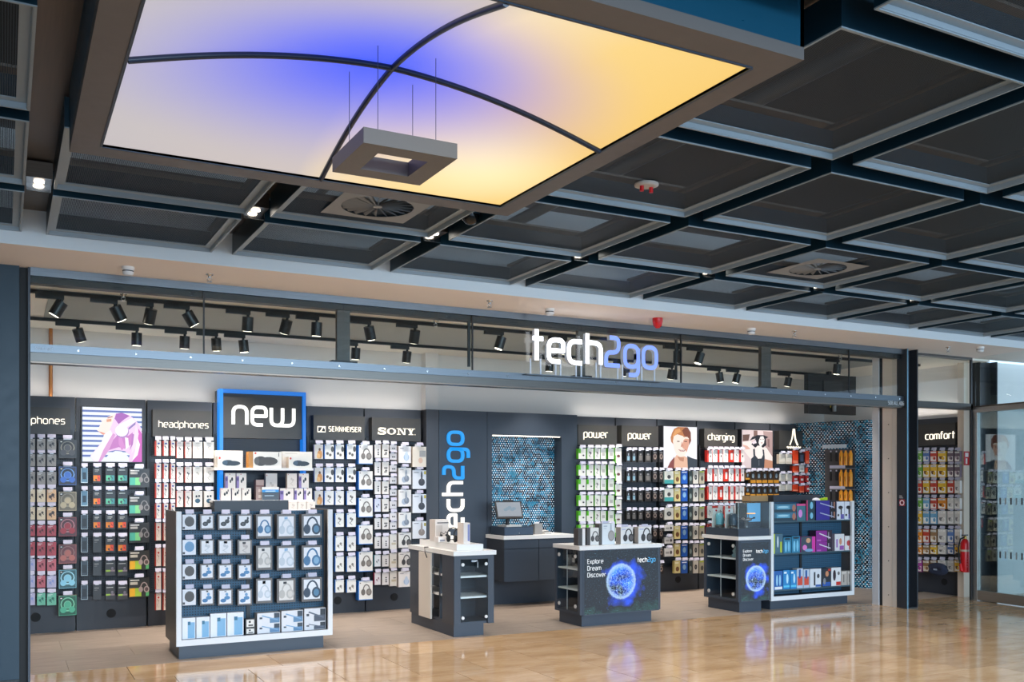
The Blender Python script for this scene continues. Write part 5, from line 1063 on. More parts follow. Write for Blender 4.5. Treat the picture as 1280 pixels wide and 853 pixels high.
# ================================================================== PACKS AND BOXES ON THE 'NEW' DISPLAY
STY.update({
 'spb': ('white', 'speaker_box', 'speaker', '#e9e4da', '#d2cabc', .12, P_all(P_ell(('#2f4152', .42, .44, .24, .26), ('#24323f', .62, .40, .3, .22), ('#3a5266', .3, .46, .1, .2)), P_ell(('#d8432c', .08, .86, .04, .1)))),
 'spc': ('wide white', 'speaker_box', 'speaker', '#ece6dc', '#c98a3c', .14, P_all(P_ell(('#3a3836', .36, .42, .2, .3), ('#44403c', .6, .42, .28, .26), ('#565250', .24, .42, .08, .24)), P_rects(('#b98038', 0, 0, .13, 1), ('#2b2927', .9, .7, .92, .95)), P_ell(('#d8432c', .2, .9, .03, .06)))),
 'brn': ('plain white carton', 'speaker_box', 'box', '#e6e0d6', '#d6cec2', .1, P_rects(('#d0c8bc', .1, .85, .5, .9))),
 'nbk': ('white black-bud', 'earbud_box', 'earbuds', '#eee2d6', '#b9a6b4', .07, P_all(P_ell(('#232126', .6, .62, .1, .13), ('#232126', .38, .5, .1, .13), ('#232126', .72, .8, .05, .1)), P_rects(('#c9352a', .08, .88, .16, .95)))),
 'nbp': ('white figure-sided', 'earbud_box', 'earbuds', '#ece0d6', '#a897b8', .07, P_all(P_rects(('#8d78b4', 0, .0, .26, .8)), P_ell(('#232126', .66, .6, .1, .13), ('#232126', .5, .46, .08, .12), ('#55407c', .13, .6, .1, .14)), P_rects(('#c9352a', .4, .9, .48, .96)))),
 'nwh': ('pale', 'earbud_box', 'earbuds', '#eadcd0', '#cdbcae', .07, P_all(P_cord('#cfc0b4'), P_rects(('#c9352a', .08, .9, .14, .95)))),
 'nst': ('brown-spined', 'earbud_box', 'earbuds', '#a88a80', '#8a6a60', .1, P_rects(('#d8c4b8', .3, .1, .9, .25), ('#d8c4b8', .3, .4, .9, .55), ('#7a4a44', .0, .66, 1, .72))),
 'promo': ('blue-banded white', 'promo_card', 'sign', '#3a4450', '#d9d4cc', .02, P_rects(('#f1ece4', 0, .78, 1, 1), ('#1f8fd8', 0, .6, 1, .8), ('#dfe8ee', .2, .66, .8, .71), ('#9fb4c4', .15, .3, .7, .36))),
})
def stand(sty, lab, u0, u1, v0, v1, Y, group=None, depth=None, zb=None, name=None, cat=None):
    um = (u0 + u1) / 2; x0, x1 = onY(u0, v0, Y).x, onY(u1, v0, Y).x; z1 = onY(um, v0, Y).z; z0 = onY(um, v1, Y).z if zb is None else zb
    return pack(sty, lab, x0, x1, z0, z1, Y, tab=False, group=group, depth=depth, name=name, cat=cat)
zs1 = onY(330, 585.2, YD).z; zs2 = onY(330, 625.5, YD).z; g = 'boxes on the new display shelves'
stand('brn', 'plain white carton at the left end of the upper new shelf', 269, 303.5, 563.5, 585, YD + .17, g, zb=zs1)
stand('brn', 'plain white carton at the right end of the upper new shelf', 353, 390, 565, 585, YD + .17, g, zb=zs1)
stand('spb', 'white speaker box with dark speaker, left on upper new shelf', 272, 303, 571, 585, YD + .02, g, zb=zs1)
stand('spc', 'wide white speaker box in the middle of the upper new shelf', 311, 352, 565, 585, YD + .02, g, zb=zs1)
stand('spb', 'white speaker box with dark speaker, right on upper new shelf', 361, 389, 571.5, 585, YD + .02, g, zb=zs1)
lo = [('nbk', 276, 288.7), ('nbk', 290, 301.5), ('nbk', 302.5, 314), ('nst', 320, 330), ('nbp', 350, 367), ('nbp', 368, 379), ('nbp', 380, 390)]
for i, (s, a, b) in enumerate(lo):
    h = {'nst': 600}.get(s, 610.5); stand(s, f'{STY[s][0]} earbud box, {ordn[i]} in the row on the lower new shelf', a, b, h, 625, YD + .08, g, zb=zs2)
zl = onY(295, 610.5, YD + .08).z
for i, (s, a, b, sup) in enumerate((('nbp', 281.5, 294.5, zl), ('nbp', 295.7, 308, zl), ('nwh', 332, 346.5, zs2), ('nwh', 359, 371, zl), ('nbp', 373.5, 386, zl))):
    stand(s, f'{STY[s][0]} earbud box, {ordn[i]} from left along the raised upper row', a, b, 592, 610, YD + .085 if sup == zl else YD + .2, g, zb=sup)
stand('promo', 'blue-banded white promo card standing among the earbud boxes', 327.5, 348.5, 609, 625.5, YD + .03, None, zb=zs2)
a = onY(360, 637.5, YD - .06); b = onY(394, 637.5, YD - .06)
boxo('shelf', WHITE, D, a.x, YD - .07, a.z - .02, b.x, YD + .03, a.z)
for i in range(3): stand('nwh', f'pale earbud box, {ordn[i]} on the small ledge below the new shelf', 361 + 11.2 * i, 371.6 + 11.2 * i, 627.5, 637, YD - .06, g, depth=.06, zb=a.z)

# ================================================================== ISLAND GONDOLAS
GREY = pm('#54504e', 0.45); LFR = pm('#dfe0e2', 0.35)
def gondola(label, X0, X1, Yf, Yb, zb, zt, spine, side_u=0):
    t = thing('gondola', label, 'display unit', ((X0 + X1) / 2, Yf, 0)); w = .045; Yc = (Yf + Yb) / 2
    m = MB(); m.box(X0, Yf, zb, X0 + w, Yf + .03, zt); m.box(X1 - w, Yf, zb, X1, Yf + .03, zt); m.box(X0 + w, Yf, zb, X1 - w, Yf + .03, zb + w + .01); m.build('front_frame', LFR, t)
    for a in (X0, X1 - .03): boxo('side_panel', GREY, t, a, Yf + .03, zb, a + .03, Yb, zt)
    boxo('base_deck', ANTHD, t, X0 + .03, Yf + .03, zb, X1 - .03, Yb, zb + .055)
    boxo('pegboard', PEG_DAYLIT, t, X0 + .03, Yf + .20, zb + .055, X1 - .03, Yf + .215, zt - .01); xm = X0 + (X1 - X0) * .47
    boxo('upright', BLACK, t, xm - .018, Yf + .185, zb + .055, xm + .018, Yf + .2, zt - .02)
    boxo('back_panel', ANTHD, t, X0 + .03, Yf + .215, zb + .055, X1 - .03, Yb, zt - .03)
    boxo('plinth', NAVY, t, X0 + .03, Yf + .05, 0, X1 - .08, Yb - .05, zb - .0)
    a = onY(spine[0], spine[2], Yc); b = onY(spine[1], spine[2], Yc); boxo('spine_panel', ANTHD, t, a.x, Yc - .05, zt - .03, b.x, Yc + .05, onY((spine[0] + spine[1]) / 2, spine[2], Yc).z)
    return t
G1 = gondola('dark island gondola with white frame hung with headphone packs', 1.40, 2.88, 9.21, 9.88, .125, 1.37, (267, 359, 626))
P_w = lambda *f: P_all(P_rects(('#e4e4e8', .1, .1, .9, .92)), *f)
STY.update({
 'gpo': ('white pouch', 'case_pack', 'case', '#dadbe0', '#5a5550', .04, P_all(P_ell(('#55504e', .52, .56, .36, .33), ('#494543', .52, .5, .36, .30)), P_rects(('#3a3a3e', .02, .05, .18, .2)))),
 'gpb': ('white blue-pouch', 'case_pack', 'case', '#dfe1e8', '#5a5550', .04, P_all(P_ell(('#6f9cc0', .52, .56, .36, .33), ('#6592b8', .52, .5, .36, .30)), P_rects(('#3a3a3e', .02, .05, .18, .2)))),
 'gbk': ('black-earbud', 'earphone_pack', 'earphones', '#6a6360', '#4d4845', .07, P_w(P_ell(('#2a2a2e', .38, .38, .2, .15), ('#2a2a2e', .62, .55, .16, .14), ('#2a2a2e', .7, .75, .07, .1), ('#55555a', .36, .38, .08, .06)))),
 'gbl': ('blue-earbud', 'earphone_pack', 'earphones', '#6a6360', '#4d4845', .07, P_w(P_ell(('#3f75a4', .36, .3, .2, .12), ('#4f86b4', .62, .46, .2, .12), ('#6f9cc4', .6, .68, .1, .1)), P_rects(('#1f3c58', .44, .82, .58, .9)))),
 'gwt': ('white-cord', 'earphone_pack', 'earphones', '#6a6360', '#4d4845', .07, P_w(P_cord('#c2c6cc'), P_rects(('#5f9cc8', .4, .76, .62, .9)))),
 'gdk': ('grey-cord', 'earphone_pack', 'earphones', '#6a6360', '#4d4845', .07, P_all(P_rects(('#d6cdc6', .12, .1, .88, .92), ('#26262a', .34, .72, .56, .86)), P_cord('#b6aaa4'))),
 'ghb': ('blue-headphone', 'headphone_box', 'headphones', '#615b58', '#4d4845', .10, P_w(P_head('#3f6f98', '#7fa9c8', .5, .42, .48))),
 'ghn': ('navy-headphone', 'headphone_box', 'headphones', '#615b58', '#4d4845', .10, P_w(P_head('#26384c', '#4f7c9c', .5, .42, .48))),
 'ghw': ('white-headphone', 'headphone_box', 'headphones', '#615b58', '#4d4845', .10, P_w(P_head('#c2cad2', '#d8dde4', .5, .40, .46), P_rects(('#5f9cc8', .4, .78, .58, .9)))),
 'ghg': ('grey-headphone', 'headphone_box', 'headphones', '#615b58', '#4d4845', .10, P_all(P_rects(('#ddd8d2', .12, .1, .88, .92), ('#26262a', .34, .78, .52, .88)), P_head('#b9b4ae', '#cfc9c2', .5, .40, .46))),
 'tcs': ('tall blue-printed', 'case_box', 'case', '#e6e8ee', '#b9bcc4', .07, P_all(P_rects(('#7fb0d2', .42, .03, .94, .78), ('#35708f', .42, .66, .62, .82)))),
 'scs': ('small square', 'case_box', 'case', '#3c3836', '#2a2826', .06, P_rects(('#e8e2da', .1, .12, .92, .9), ('#1f1f22', .34, .55, .56, .78), ('#55504e', .3, .2, .8, .38))),
 'wcs2': ('wide blue-striped', 'case_box', 'case', '#e0dfe2', '#b9b4b0', .10, P_all(P_diag('#7fa6c8'), P_rects(('#5f86a8', .55, .05, .98, .5), ('#2a3644', .74, .5, .98, .95), ('#2f3c4a', .1, .45, .22, .62)))),
 'wcd': ('wide grey-striped', 'case_box', 'case', '#dcdbde', '#b9b4b0', .10, P_all(P_diag('#5c6472'), P_rects(('#474e5c', .45, .05, .98, .5), ('#20262e', .74, .5, .98, .95), ('#2f3540', .1, .45, .22, .62)))),
})
def gfill(T_, where, cols, group, Y, ypeg):
    for ci, (u0, u1, rows, stys) in enumerate(cols):
        um = (u0 + u1) / 2
        for ri, ((v0, v1), s) in enumerate(zip(rows, stys)):
            x0, x1 = onY(u0, v0, Y).x, onY(u1, v0, Y).x; zt_, zb_ = onY(um, v0, Y).z, onY(um, v1, Y).z
            pack(s, f"{STY[s][0]} {STY[s][1].replace('_', ' ')}, {ordn[ri]} down in {COLN[ci]} column, {where}", x0, x1, zb_, zt_, Y, group=group)
            hook(T_, (x0 + x1) / 2, ypeg, Y - .02, zt_ + .022, min(.085, (x1 - x0) * .62))
g4 = [(643.5, 662.5), (675, 694), (705.5, 724.5), (737, 757)]
gfill(G1, 'left gondola', [(228, 245, g4, ['gpo', 'gpb', 'gpo', 'gpo']), (250, 267.5, g4, ['gbk', 'gwt', 'gbl', 'gbl']), (272.5, 290.8, g4, ['gbk', 'gwt', 'gbl', 'gbl']), (297, 315, g4, ['gbk', 'gdk', 'gbl', 'gbl']),
 (320, 340.5, [(643.5, 673.5), (682.6, 713), (723.6, 754.5)], ['ghb', 'ghg', 'ghw']), (346, 369.5, [(643.5, 673.5), (682.6, 713), (723.6, 753.5)], ['ghw', 'ghw', 'ghg']), (377, 402.5, [(643, 672.5), (682, 712), (722, 752)], ['ghn', 'ghb', 'ghn'])], 'packs on the left gondola', 9.27, 9.41)
zd = .125 + .056; g = 'case boxes on the left gondola deck'
for i, (a, b, v) in enumerate(((227.5, 244.5, 773), (245.5, 262, 771.5), (263, 283, 767.5), (284, 304.5, 766))):
    stand('tcs', f'tall blue-printed case box, {ordn[i]} from left on the left gondola deck', a, b, v, 800, 9.27, g, zb=zd)
zq = onY(313, 785.5, 9.27).z
stand('scs', 'small square case box, lower of two on the left gondola deck', 307, 318.5, 785.5, 797, 9.27, g, zb=zd); stand('scs', 'small square case box, upper of two on the left gondola deck', 307, 318.5, 774, 785, 9.27, g, zb=zq + .001)
zq = onY(350, 780, 9.27).z
for i, (a, b) in enumerate(((321.5, 350), (352, 378.6), (380.5, 407))):
    s = 'wcd' if i == 2 else 'wcs2'
    stand(s, f'{STY[s][0]} case box, {ordn[i]} in the lower row of the left gondola deck', a, b, 780 - i, 797, 9.27, g, zb=zd)
    q = onY((a + b) / 2, 780 - i, 9.27).z
    stand(s, f'{STY[s][0]} case box, {ordn[i]} in the upper row of the left gondola deck', a, b, 766.5 - 3 * i, 780, 9.27, g, zb=q + .001)
G2 = gondola('dark island gondola with white frame and shelves of boxed grooming goods', 8.66, 10.15, 9.23, 9.9, .115, 1.385, (963.5, 1021.5, 619))
SH = []
for v in (652, 692.5, 738):
    z = onY(970, v, 9.27).z; SH.append(z); boxo('shelf', pm('#3c5560', 0.35), G2, 8.705, 9.262, z - .018, 10.105, 9.43, z)
STY.update({
 'b1': ('wide teal photo', 'grooming_box', 'box', '#3d6f88', '#2a3a44', .12, P_all(P_rects(('#2a3f4c', 0, 0, 1, .35), ('#5fa0bc', .1, .35, .7, .8)), P_ell(('#b0705a', .9, .5, .08, .4), ('#a8d0dc', .4, .62, .25, .12)))),
 'b2': ('pink-topped teal', 'grooming_box', 'box', '#3f6f7c', '#b03a6a', .1, P_all(P_rects(('#d24a86', 0, .88, 1, 1)), P_ell(('#d88ad0', .4, .42, .22, .24)))),
 'b3': ('dark teal', 'grooming_box', 'box', '#25404c', '#1a2028', .1, P_all(P_rects(('#c03a6a', 0, 0, .15, 1)), P_ell(('#7fc0d8', .6, .5, .18, .34)))),
 'b4': ('long purple', 'hair_tool_box', 'box', '#3c3390', '#241f4a', .12, P_all(P_rects(('#1c1c24', .68, 0, 1, 1), ('#8f93a8', .76, .2, .8, .85), ('#c98a70', .88, .2, .93, .85)), P_diag('#aab0c8'))),
 'b5': ('white dryer', 'hair_tool_box', 'box', '#dcdfe6', '#9a96b8', .1, P_all(P_ell(('#2a2a2e', .5, .68, .3, .1), ('#2a2a2e', .2, .25, .12, .07)), P_rects(('#2a2a2e', .5, .3, .66, .7), ('#6a62a8', .5, .04, .95, .3)))),
 'b6': ('slate lime-edged', 'grooming_box', 'box', '#4a6b7c', '#b8c42c', .1, P_all(P_rects(('#b9c832', 0, 0, .14, 1), ('#b9c832', .7, .05, .9, .6)), P_ell(('#dfe6ea', .45, .6, .08, .3)))),
 'b7': ('blue bottle-printed', 'grooming_box', 'box', '#2f7ea0', '#244a5c', .1, P_ell(('#7fc4e0', .3, .4, .14, .34), ('#7fc4e0', .68, .42, .14, .34), ('#1c2f3c', .5, .9, .4, .06))),
 'b8': ('pink portrait', 'grooming_box', 'box', '#3f4a58', '#d2389a', .1, P_all(P_rects(('#d63aa0', .76, 0, 1, 1)), P_ell(('#d9a07a', .5, .75, .16, .16), ('#e07ac0', .25, .3, .16, .18), ('#7fa6c8', .55, .12, .3, .1)))),
 'b9': ('magenta tool', 'hair_tool_box', 'box', '#8d2f90', '#3a2440', .12, P_all(P_rects(('#332a38', .68, 0, 1, 1), ('#b2a8b8', .76, .2, .8, .85), ('#c060b8', .05, .05, .3, .2)), P_diag('#d8d4dc'))),
 'ba': ('white purple-printed', 'grooming_box', 'box', '#dfdcdc', '#a89aa8', .1, P_all(P_ell(('#c98a70', .6, .55, .14, .2)), P_rects(('#9a6ab8', .15, .2, .3, .7), ('#9a5aa8', .5, .04, .95, .3)))),
 'bb': ('white red-printed', 'grooming_box', 'box', '#e0dcda', '#b03a3a', .1, P_all(P_ell(('#c04a4a', .5, .5, .25, .2)), P_rects(('#c8302c', .55, .04, .98, .3)))),
 'bc': ('blue brush-printed', 'toothbrush_box', 'toothbrush', '#2a62a8', '#163f70', .08, P_all(P_rects(('#e8e8ea', .1, .02, .95, .16)), P_ell(('#9fd0ea', .35, .5, .1, .3), ('#9fd0ea', .68, .5, .1, .3)))),
 'bd': ('sky-blue', 'toothbrush_box', 'toothbrush', '#2a86c4', '#1c5a90', .08, P_all(P_ell(('#bfe6f6', .6, .55, .16, .26)), P_rects(('#5fc4e4', .05, .1, .95, .2), ('#e6f2f8', .1, .82, .5, .92)))),
 'be': ('red-and-blue', 'toothbrush_box', 'toothbrush', '#b9c6d8', '#c8c2b8', .08, P_all(P_rects(('#d2503c', .1, .15, .9, .6), ('#2a5a9c', .3, .5, .6, .95)))),
 'bf': ('white trimmer', 'shaver_box', 'shaver', '#dfe0e4', '#8a8c94', .1, P_all(P_rects(('#2c2e34', .34, .1, .48, .82)), P_ell(('#44464e', .74, .6, .12, .12)), P_rects(('#3a62a8', .5, .02, .98, .14)))),
 'bg': ('dark portrait', 'shaver_box', 'shaver', '#2c343c', '#20262c', .1, P_all(P_ell(('#c98a64', .58, .7, .18, .16), ('#8a8c90', .3, .3, .14, .18)), P_rects(('#2f5aa8', .1, .02, .95, .24), ('#c83a30', .7, .85, .98, .97)))),
 'bh': ('white red-cornered', 'shaver_box', 'shaver', '#e6e4e4', '#a8a4a2', .1, P_all(P_ell(('#3a2c34', .32, .58, .16, .3), ('#6a6668', .76, .68, .12, .1)), P_rects(('#c8342a', .5, .02, .98, .22)))),
 'bi': ('beige', 'shaver_box', 'shaver', '#b9aea4', '#8f857c', .1, P_rects(('#6a625c', .35, .2, .5, .75), ('#ddd4ca', .1, .82, .8, .9))),
})
g = 'boxes on the right gondola shelves'; YG2 = 9.275
def boxes(lv, items, zb):
    n = {}
    for s, a, b, v0, *r in items:
        n[s] = n.get(s, 0) + 1; look, kind = STY[s][0], STY[s][1].replace('_', ' ')
        if r:   # stacked pair
            zm_ = onY((a + b) / 2, r[0], YG2).z
            stand(s, f'{look} {kind} lying lower of two on the {lv} shelf of right gondola', a, b, r[0], 0, YG2, g, zb=zb); stand(s, f'{look} {kind} lying upper of two on the {lv} shelf of right gondola', a, b, v0, 0, YG2, g, zb=zm_ + .001)
        else: stand(s, f'{look} {kind}, {ordn[n[s] - 1]} such on the {lv} shelf of right gondola', a, b, v0, 0, YG2, g, zb=zb)
boxes('top', [('b1', 968, 995, 630, 641), ('b2', 996, 1007, 630), ('b3', 1008, 1018.5, 625.5, 639), ('b4', 1020, 1045, 626, 638.5), ('b5', 1046, 1055.3, 627.5), ('b5', 1055.8, 1065, 627.5)], SH[0])
boxes('middle', [('b6', 967, 978.5, 668), ('b7', 979.3, 989, 672), ('b7', 989.7, 1000, 670.5), ('b8', 1001.5, 1019, 671), ('b9', 1020, 1040, 663.5, 677.5), ('ba', 1043.5, 1055.3, 668), ('bb', 1056, 1065.5, 670)], SH[1])
boxes('bottom', [('bc', 967.3, 978.3, 714), ('bd', 979, 987.4, 713), ('bd', 988, 995.8, 713), ('be', 996.2, 1003.8, 711), ('be', 1004.4, 1011.8, 712), ('bf', 1012.5, 1026.3, 711.5), ('bg', 1027, 1038.6, 711), ('bh', 1039.2, 1051, 710), ('bi', 1051.5, 1058.8, 714), ('bi', 1059.3, 1065.2, 713.5)], SH[2])
tag(boxo('kraft_carton', pm('#b08d62', 0.7), None, onY(938, 625, 9.62).x, 9.62, 1.386, onY(962, 625, 9.62).x, 9.78, onY(950, 620, 9.62).z), 'plain brown kraft carton standing beside the glass case', 'box')

# ================================================================== ISLAND COUNTERS
def disc(parent, c, ax, r=.018, name='hinge'): c = Vector(c); MB().cyl(c, c + Vector(ax) * .012, r, n=12).build(name, pm('#d8d6d2', 0.3, 0.3), parent)
# --- left counter
lx0, lx1, ly0, ly1 = 4.19, 4.66, 9.18, 10.42
C1 = thing('display_counter', 'narrow dark counter with glass end door and white top at centre', 'counter', ((lx0 + lx1) / 2, ly0, 0))
boxo('top', WHITE, C1, lx0 - .015, ly0 - .02, .862, lx1 + .02, ly1 + .02, .908); boxo('plinth', NAVY, C1, lx0 + .01, ly0 + .03, 0, lx1 - .11, ly1 - .02, .125)
boxo('stile', NAVY, C1, lx0, ly0, .125, lx0 + .075, ly0 + .03, .862); boxo('stile', NAVY, C1, lx1 - .07, ly0, .125, lx1, ly0 + .03, .862); boxo('head_rail', NAVY, C1, lx0 + .075, ly0, .82, lx1 - .07, ly0 + .03, .862)
boxo('base_board', NAVY, C1, lx0 + .02, ly0 + .03, .125, lx1, ly1, .15); boxo('side_panel', NAVY, C1, lx1 - .02, ly0 + .03, .15, lx1, ly1, .862); boxo('back_panel', ANTHD, C1, lx0 + .02, ly0 + .42, .15, lx1 - .02, ly0 + .44, .862)
def yleft(u): # y along the left side of the counter for a photo column
    r = _ray(u, 0); return lx0 * r[1] / r[0]
ya, yb_, yc = yleft(554), yleft(546.5), yleft(541.5); ye = yleft(527)
boxo('side_panel', ANTH, C1, lx0, ly0 + .03, .125, lx0 + .02, ya + .03, .862); boxo('side_panel', ANTH, C1, lx0, ye - .02, .125, lx0 + .02, ly1, .862)
boxo('sliding_door', CREAM, C1, lx0 - .035, yc, .13, lx0 - .015, ye, .855)
boxo('interior', BLACK, C1, lx0 + .30, ly0 + .46, .15, lx0 + .32, ly1, .862)
for z in (.40, .62):
    boxo('shelf', WHITE, C1, lx0 + .025, ly0 + .035, z, lx1 - .025, ly0 + .41, z + .02); boxo('shelf', WHITE, C1, lx0 + .022, ly0 + .46, z, lx0 + .29, ly1 - .02, z + .02)
boxo('glass_door', CASEG, C1, lx0 + .077, ly0 + .004, .152, lx1 - .072, ly0 + .012, .818)
for x in (lx0 + .10, lx1 - .095):
    for z in (.20, .765): disc(C1, (x, ly0 - .008, z), (0, 1, 0))
boxo('lock', CHROME, C1, lx0 + .20, ly0 - .012, .79, lx0 + .27, ly0 + .004, .81)
m = MB(); m.cyl((lx0 + .26, ly0 - .012, .80), (lx0 + .26, ly0 - .03, .79), .003, n=6); m.box(lx0 + .257, ly0 - .034, .73, lx0 + .265, ly0 - .03, .79); m.build('key', CHROME, C1)
# tray with samples on top
ty = 9.27; tx0, tx1 = onY(571, 683, ty).x, onY(604, 683, ty).x; tz = onY(585, 681, ty).z
TR = thing('display_tray', 'white raised tray on the narrow centre counter carrying headphone samples', 'tray', ((tx0 + tx1) / 2, ty, .908))
boxo('base', WHITE, TR, tx0, ty, .909, tx1, 10.30, tz); boxo('rim', pm('#d8d3cc', 0.4), TR, tx0, ty, tz, tx0 + .012, 10.30, tz + .008)
def hp_real(name_lab, c, s, Rv, mat, parent_cat='headphones'):
    """over-ear headphones standing: band, two cups, two pads"""
    t = thing('headphones', name_lab, parent_cat, (c[0], c[1], c[2])); Rv = Vector(Rv).normalized(); C0 = Vector(c); F_ = Rv.cross(Vector((0, 0, 1)))
    MB().tube([C0 + Rv * (s * .42 * cos(a)) + Vector((0, 0, s * (.42 + .55 * sin(a)))) for a in [pi * k / 12 for k in range(13)]], s * .035, 6).build('headband', mat, t)
    for q in (-1, 1):
        p = C0 + Rv * (q * s * .42) + Vector((0, 0, s * .27)); MB().lathe(p - Rv * q * s * .02, [(s * .2, 0), (s * .25, s * .05), (s * .22, s * .12)], 14, axis=Rv * q * -1).build('ear_cup', mat, t)
        MB().lathe(p - Rv * q * s * .14, [(s * .22, 0), (s * .2, s * .05)], 12, axis=Rv * q * -1).build('ear_pad', RUBBER, t)
    return t
xs = lambda u, y: onY(u, 660, y).x
hp_real('black over-ear headphones on the white tray, left of the pair', (xs(566.5, 9.62), 9.62, tz + .002), .17, (.75, -.66, 0), BLACK)
hp_real('black over-ear headphones on the white tray, right of the pair', (xs(575, 9.52), 9.52, tz + .002), .17, (.75, -.66, 0), pm('#2a2624', 0.35))
def cb(name, mat, lab, cat, x0, x1, y0, y1, z0, z1, extra=None):
    t = thing(name, lab, cat, ((x0 + x1) / 2, y0, z0)); boxo('box', mat, t, x0, y0, z0, x1, y1, z1)
    if extra: extra(t)
    return t
y = 9.85; cb('headphone_box', pm('#d8cdc4', 0.5), 'tall cream box at the back of the white tray', 'headphones', xs(544, y), xs(561, y), y, y + .16, tz + .001, onY(552, 650, y).z, lambda t: (boxo('lid_edge', pm('#4a4443', 0.5), t, xs(546.5, y), y - .003, onY(552, 654.5, y).z, xs(560.5, y), y, onY(552, 653.3, y).z), boxo('front_print', pm('#c4b8ae', 0.5), t, xs(545, y), y - .002, tz + .02, xs(553, y), y, onY(552, 657, y).z)))
y = 9.36; cb('headphone_box', pm('#e3d8cf', 0.5), 'white box with blue edge at the front of the white tray', 'headphones', xs(579.5, y), xs(587.5, y), y, y + .16, tz + .001, onY(584, 654, y).z, lambda t: (boxo('front_print', pm('#7f86b8', 0.5), t, xs(584.6, y), y - .002, tz + .03, xs(587, y), y, onY(584, 656, y).z),))
y = 9.72; cb('accessory_box', pm('#e6e0dc', 0.5), 'low white accessory box lying on the white tray', 'box', xs(548, y), xs(563, y), y, y + .12, tz + .001, onY(555, 671.5, y).z, lambda t: (boxo('front_print', pm('#8f8f98', 0.5), t, xs(550, y), y - .002, tz + .012, xs(556, y), y, tz + .03),))
y = 9.78; t = thing('earbuds', 'black earbuds lying on the low white box on the tray', 'earbuds', (xs(556, y), y, onY(555, 671.5, 9.72).z)); zz = onY(555, 671.5, 9.72).z
MB().tube([(xs(550, y), y, zz + .006), (xs(552, y), y + .02, zz + .05), (xs(555, y), y, zz + .03), (xs(558, y), y + .02, zz + .055), (xs(561, y), y, zz + .01)], .004).build('cable', BLACK, t)
for u in (552, 558): MB().lathe((xs(u, y), y, zz + .002), [(.008, 0), (.014, .01), (.008, .024)], 10).build('bud', BLACK, t)

# --- LED counters
def led_counter(label, X0, X1, Yf, Yb, ztop, zb, pl, scr, globe, words_, logo, top_over=.02):
    t = thing('display_counter', label, 'counter', ((X0 + X1) / 2, Yf, 0))
    boxo('top', WHITE, t, X0 - .015, Yf - .015, ztop - .045, X1 + .012, Yb + .02, ztop); boxo('plinth', NAVY, t, pl[0], Yf + .03, 0, pl[1], Yb - .04, zb)
    e = .035
    boxo('front_panel', NAVY, t, X0, Yf, zb, X1, Yf + .05, ztop - .045); boxo('base_board', NAVY, t, X0, Yf + .05, zb, X1, Yb, zb + .03); boxo('side_panel', NAVY, t, X1 - .02, Yf + .05, zb + .03, X1, Yb, ztop - .045)
    boxo('back_stile', NAVY, t, X0, Yb - .05, zb + .03, X1 - .02, Yb, ztop - .045); boxo('core', BLACK, t, X0 + .30, Yf + .05, zb + .03, X1 - .02, Yb - .05, ztop - .045) if X1 - X0 > .6 else None
    for k in (1, 2): z = zb + .03 + (ztop - .075 - zb) * k / 3; boxo('shelf', WHITE, t, X0 + .015, Yf + .055, z, X0 + .295, Yb - .055, z + .018)
    boxo('glass_door', CASEG, t, X0 + .002, Yf + .055, zb + .035, X0 + .008, Yb - .055, ztop - .055)
    boxo('door_seam', pm('#b9c4c8', 0.3, 0.3), t, X0 - .001, (Yf + Yb) / 2 - .004, zb + .035, X0 + .003, (Yf + Yb) / 2 + .004, ztop - .055)
    for yy in (Yf + .10, Yb - .10):
        for z in (zb + .09, ztop - .12): disc(t, (X0 - .006, yy, z), (1, 0, 0), .022)
    sx0, sz0, sx1, sz1 = scr; w, h = sx1 - sx0, sz1 - sz0
    m = MB(); m.box(sx0 - .012, Yf - .006, sz0 - .012, sx1 + .012, Yf, sz1 + .012); m.build('screen_frame', pm('#4a525c', 0.3, 0.4), t)
    m = MB(); m.face([(sx0, Yf - .0075, sz0), (sx1, Yf - .0075, sz0), (sx1, Yf - .0075, sz1), (sx0, Yf - .0075, sz1)])
    m.build('screen', m_screen(w, h, *globe), t, origin=(sx0, Yf - .0075, sz0))
    fr = frame((sx0, Yf - .009, sz0)); TXW = pm('#e8eef4', 0.4, em=.9)
    for i, wd_ in enumerate(('Explore', 'Dream', 'Discover')): letters(wd_, words_[2], words_[2] * .2, fr, 0, -.001, TXW, t, words_[0], words_[1] - i * words_[3], gap=.34)
    un = logo[2] / text_width('tech2go'); letters('tech2go', un, un * .22, fr, 0, -.001, None, t, logo[0], logo[1], mats=[pm('#f4f6f8', 0.4, em=1.0)] * 4 + [pm('#4fa8e0', 0.4, em=1.0)] * 3)
    return t
Yf = 9.16; f1 = lambda u, v: onY(u, v, Yf)
a, b = f1(730, 768), f1(822.5, 762); zt_ = f1(730, 689).z; zb_ = f1(730, 769).z
w, h = b.x - a.x, zt_ - zb_
gl = f1(776, 727)
C2 = led_counter('dark counter with a blue globe screen and white top, middle island', 5.74, 6.86, Yf, 9.72, .915, .135, (5.78, 6.75), (a.x, zb_, b.x, zt_), (gl.x - a.x, gl.z - zb_, .205), (f1(734, 705).x - a.x, f1(734, 705).z - zb_, .034, .077), (f1(796.5, 703).x - a.x, f1(796.5, 703).z - zb_, f1(818.5, 703).x - f1(796.5, 703).x))
for i, (xx, yy, zz, cc) in enumerate(((5.86, 9.33, .655, '#2a2a2c'), (5.86, 9.46, .655, '#3a3838'), (5.86, 9.58, .655, '#8a8580'))):
    cb('boxed_gadget', pm(cc, .5), f'small dark boxed gadget, {ordn[i]} on upper shelf inside the middle counter', 'box', xx, xx + .08, yy, yy + .07, zz + .019 - .0, zz + .13, lambda t, xx=xx, yy=yy, zz=zz: boxo('front_print', pm('#a8a49e', .5), t, xx - .002, yy + .01, zz + .05, xx, yy + .06, zz + .10))
